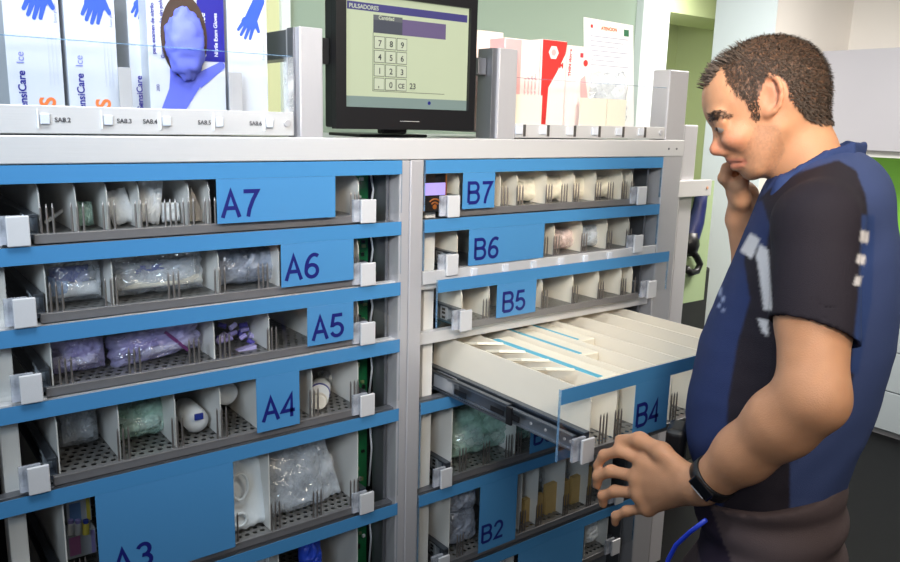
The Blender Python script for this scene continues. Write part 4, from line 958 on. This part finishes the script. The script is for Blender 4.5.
# far arm: upper arm down, forearm folded up to the chin
SHR = P(800, 222, 1.45); ELR = P(768, 322, 1.46); WRR = P(742, 222, 1.42)
body.cone(TCH+nh*.06, SHR, .062, .052, .03); body.chain([SHR, ELR], [.052, .042], .02); body.chain([ELR, ELR*.5+WRR*.5, WRR], [.040, .037, .026], .02)
def hand(sdf, wr, tips, thumb, palm_w):
    """tips: for each finger (knuckle, middle joint, end joint, tip)"""
    ks = [t[0] for t in tips]
    for i, kk in enumerate(ks): sdf.cone(wr*.85+kk*.15, kk, .0165, .0120, .020)
    for i in range(3): sdf.cone(ks[i], ks[i+1], .0115, .0110, .014)
    for i, t in enumerate(tips):
        r = (.0098, .0100, .0096, .0084)[i]; sdf.chain([t[0], t[1], t[2], t[3]], [r*1.05, r*1.02, r*.92, r*.78], .006)
    sdf.chain(thumb, [.0165, .0140, .0118, .0092], .012)
# near hand: back of the hand to the camera, fingers reaching left and closing round the handle
tipsL = [(P(645, 462, 1.30), P(620, 451, 1.335), P(604, 455, 1.362), P(597, 466, 1.378)),
         (P(638, 477, 1.31), P(611, 471, 1.350), P(598, 476, 1.375), P(597, 485, 1.384)),
         (P(640, 493, 1.31), P(615, 491, 1.350), P(603, 496, 1.372), P(603, 504, 1.380)),
         (P(648, 508, 1.305), P(627, 511, 1.335), P(616, 516, 1.352), P(615, 523, 1.358))]
hand(body, WRL, tipsL, [WRL*.7+P(655, 455, 1.27)*.3, P(662, 452, 1.27), P(640, 440, 1.31), P(620, 440, 1.345)], .08)
tipsR = [(P(735, 192, 1.385), P(724, 178, 1.37), P(727, 168, 1.36), P(733, 166, 1.355)),
         (P(739, 190, 1.40), P(729, 175, 1.39), P(732, 165, 1.378), P(738, 164, 1.37)),
         (P(745, 191, 1.415), P(735, 177, 1.41), P(738, 167, 1.40), P(743, 168, 1.39)),
         (P(750, 194, 1.425), P(742, 182, 1.425), P(745, 174, 1.418), P(749, 175, 1.41))]
hand(body, WRR, tipsR, [WRR*.6+P(737, 198, 1.385)*.4, P(742, 200, 1.375), P(740, 186, 1.362), P(744, 178, 1.355)], .08)
# legs
PEL = HP(772, 520)
def gz(p, z): q = np.array(p, float); q[2] = z; return q
KL = gz(PEL-nh*.10+fh*.04, .52); FL = gz(PEL-nh*.10-fh*.02, .10); KR = gz(P(668, 600, 1.42), .56); FR = gz(P(676, 600, 1.42), .10)
for hp, kn, ft in ((PEL-nh*.085, KL, FL), (PEL+nh*.085, KR, FR)): body.chain([hp-np.array([0, 0, .05]), kn, ft], [.065, .05, .04], .03)
V, F = surf(body, .0033)
V = relax(V, F, 1, .4)
x, y, s = local_px(V)
sk = L3((198, 145, 110)); col = np.tile(sk, (len(V), 1))
def blend(mask, c, a=1.0): col[mask] = col[mask]*(1-a)+L3(c)*a
nz = np.array([noise.noise(Vector(p*60)) for p in V]); col *= (1+.07*nz)[:, None]
head = (V[:, 2] > HP(760, 195)[2]) & (y < 200)
def near(c, r): return np.exp(-((V-c)**2).sum(1)/r**2)[:, None]
for c, r, cc, a in ((HP(716, 150), .016, (206, 112, 92), .6), (HP(736, 140, -.05), .025, (206, 120, 98), .4), (HP(772, 96, -.078), .03, (214, 128, 104), .45)):
    g_ = near(c, r)*a; col[:] = col*(1-g_)+L3(cc)*g_
st = inpoly(x, y, [(728, 158), (745, 150), (756, 125), (778, 125), (786, 150), (765, 190), (742, 188), (730, 170)]) & head
nz2 = np.array([noise.noise(Vector(p*700)) for p in V[st]]); a_ = np.clip(.26+.25*nz2, 0, .5)[:, None]; col[st] = col[st]*(1-a_)+L3((120, 92, 78))*a_
blend(inpoly(x, y, [(708, 114), (716, 110), (730, 113), (734, 117), (722, 118), (711, 120)]) & head & (np.abs(s) > .008), (50, 36, 30), .7)
lip = inpoly(x, y, [(726, 157), (744, 158), (748, 162), (742, 168), (728, 169)]) & head; blend(lip, (176, 100, 88), .55)
hc = inpoly(x, y, [(690, 80), (700, 45), (740, 15), (820, 15), (850, 80), (850, 125), (812, 124), (800, 112), (786, 80), (768, 72), (758, 100), (748, 104), (730, 86), (722, 66), (708, 84)]) & head
nz3 = np.array([noise.noise(Vector(p*350)) for p in V[hc]]); a_ = np.clip(.82+.5*nz3, .5, 1)[:, None]; col[hc] = col[hc]*(1-a_)+L3((58, 44, 36))*a_
man = thing('person', 'man in navy and blue polo leaning in, one hand at the open B4 drawer', 'person', gz(HP(775, 520), 0))
SKM = vcol('skin', .5, .25, 500, .12, .35)
mb = skin_obj('body', V, F, col, SKM, man)
bodyV = V
# eyes
for sd in (-1, 1):
    ec = HP(724.0, 126.6, sd*.0312)
    def sph(nm, c, r, m, par, n=14): 
        v = [(c[0], c[1], c[2]+r)]; f = []
        for i in range(1, n):
            for j in range(2*n):
                t = math.pi*i/n; p = math.pi*j/n; v.append((c[0]+r*math.sin(t)*math.cos(p), c[1]+r*math.sin(t)*math.sin(p), c[2]+r*math.cos(t)))
        v.append((c[0], c[1], c[2]-r)); m2 = 2*n
        for j in range(m2): f.append((0, 1+j, 1+(j+1) % m2)); f.append((len(v)-1, 1+(n-2)*m2+(j+1) % m2, 1+(n-2)*m2+j))
        for i in range(n-2):
            for j in range(m2): f.append((1+i*m2+j, 1+(i+1)*m2+j, 1+(i+1)*m2+(j+1) % m2, 1+i*m2+(j+1) % m2))
        return mkobj(nm, v, f, m, par, smooth=True)
    eb = sph('eyeball', ec, .0108, mat('eye_white', (150, 138, 130), .3), man)
    gz_ = fh*.88-np.array([0, 0, .48])-nh*sd*.0; sph('iris', ec+gz_/np.linalg.norm(gz_)*.0066+nh*(-.0030 if sd < 0 else .0030), .0050, mat('dark_brown_iris', (44, 30, 24), .15), eb, 10)
# hair: short strands growing out of the scalp, plus brows
def strands(name, mask_poly, dens, L_, col_m, dirfn, width=.0007, jit=.35, minz=None, both=True, seed=5, edge=None):
    rng = np.random.default_rng(seed)
    xx, yy, ss = local_px(bodyV); m_ = inpoly(xx, yy, mask_poly) & (yy < 205) & (bodyV[:, 2] > HP(760, 195)[2])
    if edge is not None: m_ &= edge(xx, yy, ss)
    idx = np.nonzero(m_)[0]; hcx = HP(772, 100)
    pick = rng.choice(idx, int(len(idx)*dens))
    P0 = bodyV[pick]+rng.normal(0, .0012, (len(pick), 3)); nrm = P0-hcx; nrm /= np.linalg.norm(nrm, axis=1)[:, None]
    dr = dirfn(P0, nrm)+rng.normal(0, jit, P0.shape)*.5; dr /= np.linalg.norm(dr, axis=1)[:, None]
    ln = L_*rng.uniform(.6, 1.2, len(pick))[:, None]; side = np.cross(dr, nrm); side /= np.linalg.norm(side, axis=1)[:, None]+1e-9
    a = P0-nrm*.001; b = P0+dr*ln*.55+nrm*.0012; c = P0+dr*ln
    V_ = np.stack([a-side*width, a+side*width, b+side*width*.8, b-side*width*.8, c+side*width*.2, c-side*width*.2], 1).reshape(-1, 3)
    n = np.arange(len(pick))*6; F_ = np.concatenate([np.stack([n, n+1, n+2, n+3], 1), np.stack([n+3, n+2, n+4, n+5], 1)])
    return mkobj(name, V_, F_.tolist(), col_m, man)
HAIR = mat('short_dark_brown_hair', (74, 60, 50), .65, 0, .35, 50)
down = lambda P0, nr: nr*.55-np.array([0, 0, 1])*.55-fh*.45
hp_ = [(722, 62), (736, 25), (775, 15), (825, 25), (850, 84), (850, 124), (820, 124), (806, 118), (798, 108), (790, 98), (786, 82), (776, 73), (764, 76), (757, 88), (759, 118), (752, 119), (748, 104), (740, 97), (729, 84)]
strands('hair', hp_, 2.4, .0068, HAIR, down)
tuft = lambda P0, nr: nr*.6+fh*.9+np.array([0, 0, .25])
strands('hair_tuft', [(699, 88), (700, 66), (722, 46), (748, 40), (748, 58), (722, 66), (712, 84)], .9, .011, HAIR, tuft, seed=8, edge=lambda a, b, s: np.abs(s) < .035)
strands('eyebrow', [(708, 114), (716, 110), (730, 113), (733, 118), (722, 119), (710, 120)], 3.0, .006, mat('brow_hair', (42, 32, 28), .6), lambda P0, nr: nr*.5-fh*.5, width=.0005, seed=9, edge=lambda a, b, s: np.abs(s) > .008)
# ---- shirt
shirt = SDF()
def silh(front, back, py, zc=MZ): a = HP(front, py); b = HP(back, py); return (a+b)/2, np.linalg.norm(b-a)/2
rows = [(757, 887, 212, .150), (739, 893, 255, .155), (719, 892, 300, .148), (700, 886, 345, .142), (690, 873, 390, .138), (686, 857, 430, .135), (698, 840, 475, .132), (702, 836, 510, .130)]
for i in range(len(rows)-1):
    (f0, b0, y0, w0), (f1, b1_, y1, w1) = rows[i:i+2]
    for t in (0, .5):
        ff = f0+(f1-f0)*t; bb = b0+(b1_-b0)*t; yy = y0+(y1-y0)*t; ww = w0+(w1-w0)*t
        c, r = silh(ff, bb, yy); shirt.ell(c, (r*.97, ww, .075), .10, .015)
shirt.cone(HP(812, 182), HP(822, 205), .058, .075, .04)           # yoke round the neck
for sd, sh_ in ((-1, SHL), (1, SHR)):
    shirt.cone(HP(846, 188)+nh*sd*.03, sh_+np.array([0, 0, .006]), .052, .054, .04)
SLE = SHL*.22+ELL*.78
shirt.cone(SHL, SLE, .056, .0595, .025); shirt.cone(SHR, SHR*.3+ELR*.7, .056, .060, .025)
axL = (ELL-SHL)/np.linalg.norm(ELL-SHL); axR = (ELR-SHR)/np.linalg.norm(ELR-SHR)
SLc = SHL*.37+ELL*.63; SRc = SHR*.4+ELR*.6
hemA, hemB = HP(690, 500), HP(843, 460)
TILT = fh*.28
def shirt_post(x, d):
    # wrinkles
    xx = x
    d = d+.0016*np.sin((x@fh)*95+(x[:, 2])*40+np.sin(x[:, 2]*23)*2)*np.clip((1.42-x[:, 2])*2, 0, 1)
    # sleeve ends cut square, hollow inside
    for ax, cc, sh_, rr in ((axL, SLc, SHL, .085), (axR, SRc, SHR, .085)):
        t = (x-cc)@(ax+TILT); rad = np.linalg.norm(x-sh_-((x-sh_)@ax)[:, None]*ax, axis=1)
        cut = np.where(rad < rr, t, -1.0); 
        nearT = np.abs((x-MIDP)@nh) > .125
        d = np.where(nearT & (rad < rr) & (t > -.03), np.maximum(d, t), d)
        hol = np.maximum(rad-.0530, -(t+.028)); d = np.where(nearT & (t > -.03) & (t < .05), np.maximum(d, -hol), d)
    # hem and neck opening
    hz = hemA[2]+((x-hemA)@fh)*0
    tt = ((x-hemA)@(-fh))/np.linalg.norm(hemB-hemA); hz = hemA[2]+(hemB[2]-hemA[2])*np.clip(tt, 0, 1)-.02
    d = np.maximum(d, hz-x[:, 2])
    nk = sd_cone(x, HP(798, 140), HP(810, 182), .064, .056); d = np.maximum(d, -nk)
    return d
V, F = surf(shirt, .0034, shirt_post); V = relax(V, F, 1, .4)
x0_, y0_, s = local_px(V)
BL = L3((56, 70, 112)); DK = L3((34, 29, 38)); BLF = L3((38, 51, 92)); WHs = L3((205, 202, 204))
armd = sd_cone(V, SHL, SLE, .056, .0595); armd2 = sd_cone(V, SHR, SHR*.3+ELR*.7, .056, .060)
col = np.zeros((len(V), 3)); JJ = ((0, 0), (-1.2, .4), (1.2, -.4), (.4, 1.2), (-.4, -1.2))
for jx, jy in JJ:
    x = x0_+jx; y = y0_+jy; cc = np.tile(BL, (len(V), 1))
    def pc(poly, c): cc[inpoly(x, y, poly)] = c
    pc([(640, 180), (738, 180), (752, 255), (752, 300), (738, 340), (728, 400), (722, 520), (640, 520)], BLF)
    pc([(752, 205), (765, 196), (790, 200), (790, 520), (722, 520), (728, 400), (738, 340), (750, 300), (744, 262)], DK)
    pc([(752, 206), (768, 190), (800, 172), (838, 160), (856, 170), (866, 196), (870, 240), (866, 300), (852, 385), (760, 350), (758, 290), (766, 240)], DK)
    cc[((armd < .004) & (y > 225)) | ((armd2 < .004) & (y > 225))] = DK
    pc([(862, 215), (875, 215), (872, 300), (858, 375), (850, 372), (858, 300)], L3((42, 62, 110)))
    pc([(748, 205), (762, 200), (770, 225), (766, 250), (740, 244)], BLF)
    pc([(750, 233), (760, 239), (752, 259), (740, 251)], WHs); pc([(760, 244), (768, 250), (770, 275), (772, 310), (764, 310), (759, 272), (756, 256)], WHs)
    pc([(758, 318), (768, 320), (768, 336), (762, 332)], WHs)
    pc([(861, 230), (869, 232), (868, 243), (860, 242)], WHs); pc([(858, 254), (866, 256), (864, 265), (856, 263)], WHs); pc([(856, 276), (862, 277), (860, 286), (853, 285)], WHs)
    for q0_, q1_, q2_ in ((719, 288, 9), (722, 297, 6), (718, 304, 5), (722, 309, 4)): pc([(q0_, q1_), (q0_+3, q1_-1), (q0_+2, q1_+q2_-1), (q0_-1, q1_+q2_-2)], L3((150, 160, 190)))
    col += cc/len(JJ)
CLO = vcol('polo_cloth', .75, .5, 900, 0, .25)
shirt_o = skin_obj('polo_shirt', V, F, col, CLO, man); shirt_o['label'] = 'navy and blue polo with white stripes'
# emblem on the chest
em = P(722, 303, 1.0); 
# ---- collar
collar = SDF()
ring = [(772, 188, .0), (782, 180, .050), (800, 166, .064), (824, 152, .070), (850, 144, .054), (864, 145, .0)]
for sd in (-1, 1):
    for i in range(len(ring)-1):
        a = HP(ring[i][0], ring[i][1], sd*ring[i][2]); b = HP(ring[i+1][0], ring[i+1][1], sd*ring[i+1][2])
        for dz in (0, -.007, -.014, -.021, -.027): collar.cone(a+np.array([0, 0, dz])+nh*sd*(-dz*.35), b+np.array([0, 0, dz])+nh*sd*(-dz*.35), .0042, .0042, .006)
    collar.cone(HP(772, 186, 0), HP(764, 214, sd*.03), .005, .005, .01); collar.cone(HP(783, 180, sd*.05), HP(766, 214, sd*.032), .006, .005, .02)
V, F = surf(collar, .0036); V = relax(V, F, 1, .4)
skin_obj('collar', V, F, np.tile(L3((44, 60, 104)), (len(V), 1)), CLO, shirt_o)
# ---- trousers
tro = SDF()
for f0, b0, y0, w0 in ((692, 846, 448, .143), (692, 843, 478, .146), (696, 842, 510, .152), (702, 842, 545, .158), (706, 840, 580, .160), (708, 838, 615, .160), (712, 834, 650, .155)):
    c, r = silh(f0, b0, y0); tro.ell(c, (r*.98, w0, .06), .05, .015)
for hp, kn, ft in ((PEL-nh*.085, KL, FL), (PEL+nh*.085, KR, FR)):
    ft2 = gz(ft, .07); tro.chain([hp-np.array([0, 0, .09]), kn, ft2], [.100, .080, .066], .03)
def tro_post(x, d):
    d = d+.002*np.sin(x[:, 2]*70+(x@fh)*30)
    tt = ((x-hemA)@(-fh))/np.linalg.norm(hemB-hemA); hz = hemA[2]+(hemB[2]-hemA[2])*np.clip(tt, 0, 1)+.012
    return np.maximum(np.maximum(d, x[:, 2]-hz), .035-x[:, 2])
V, F = surf(tro, .0055, tro_post); V = relax(V, F, 1, .4)
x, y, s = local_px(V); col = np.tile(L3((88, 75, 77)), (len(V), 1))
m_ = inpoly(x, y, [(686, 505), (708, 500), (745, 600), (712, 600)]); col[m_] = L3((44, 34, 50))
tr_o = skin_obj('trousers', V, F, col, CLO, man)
wb = SDF()
# shoes
for ft in (FL, FR):
    so = SDF(); a = gz(ft, .05); so.chain([a-fh*.03, gz(a+fh*.09, .045), gz(a+fh*.17, .038)], [.045, .043, .036], .03)
    V, F = surf(so, .006, lambda x, d: np.maximum(d, .002-x[:, 2])); skin_obj('shoe', V, F, np.tile(L3((30, 28, 30)), (len(V), 1)), CLO, man)
# wristband
axw = (WRL-ELL)/np.linalg.norm(WRL-ELL); wc_ = WRL-axw*.022; a1_ = np.cross(axw, [0, 0, 1.]); a1_ /= np.linalg.norm(a1_); a2_ = np.cross(axw, a1_)
wt = M(); nn = 36; v = []; f = []
for (rr_, zz_) in ((.0325, -.010), (.0355, -.009), (.0355, .009), (.0325, .010)):
    for k in range(nn): an = 2*math.pi*k/nn; v.append(wc_+axw*zz_+(a1_*math.cos(an)+a2_*math.sin(an))*rr_)
for i in range(4):
    for k in range(nn): f.append((i*nn+k, i*nn+(k+1) % nn, ((i+1) % 4)*nn+(k+1) % nn, ((i+1) % 4)*nn+k))
wo = mkobj('wristband', v, f, BLACK, man, smooth=True)
cd = CAM-wc_; cd -= axw*(cd@axw); cd /= np.linalg.norm(cd); sd_ = np.cross(axw, cd)
M().obox(wc_+cd*.037, axw*.009, sd_*.019, cd*.003).build('display', mat('watch_glass', (20, 22, 26), .1), wo, bevel=.002)
M().obox(wc_+cd*.0403+axw*.0085, axw*.0006, sd_*.012, cd*.0006).build('bright_edge', ALU, wo)
# black pouch on the belt in front, blue cable
pch = P(676, 446, 1.33)
M().obox(pch, fh*.016, nh*.03, np.array([0, 0, .038])).build('belt_pouch', BLACK, man, bevel=.01, seg=4)
cb_ = M().tube([P(706, 520, 1.14), P(690, 532, 1.16), P(676, 545, 1.18), P(668, 560, 1.19), P(664, 585, 1.20), P(664, 620, 1.21)], .0035, 10).build('blue_cord', mat('blue_cord_plastic', (34, 60, 190), .4), man, smooth=True)
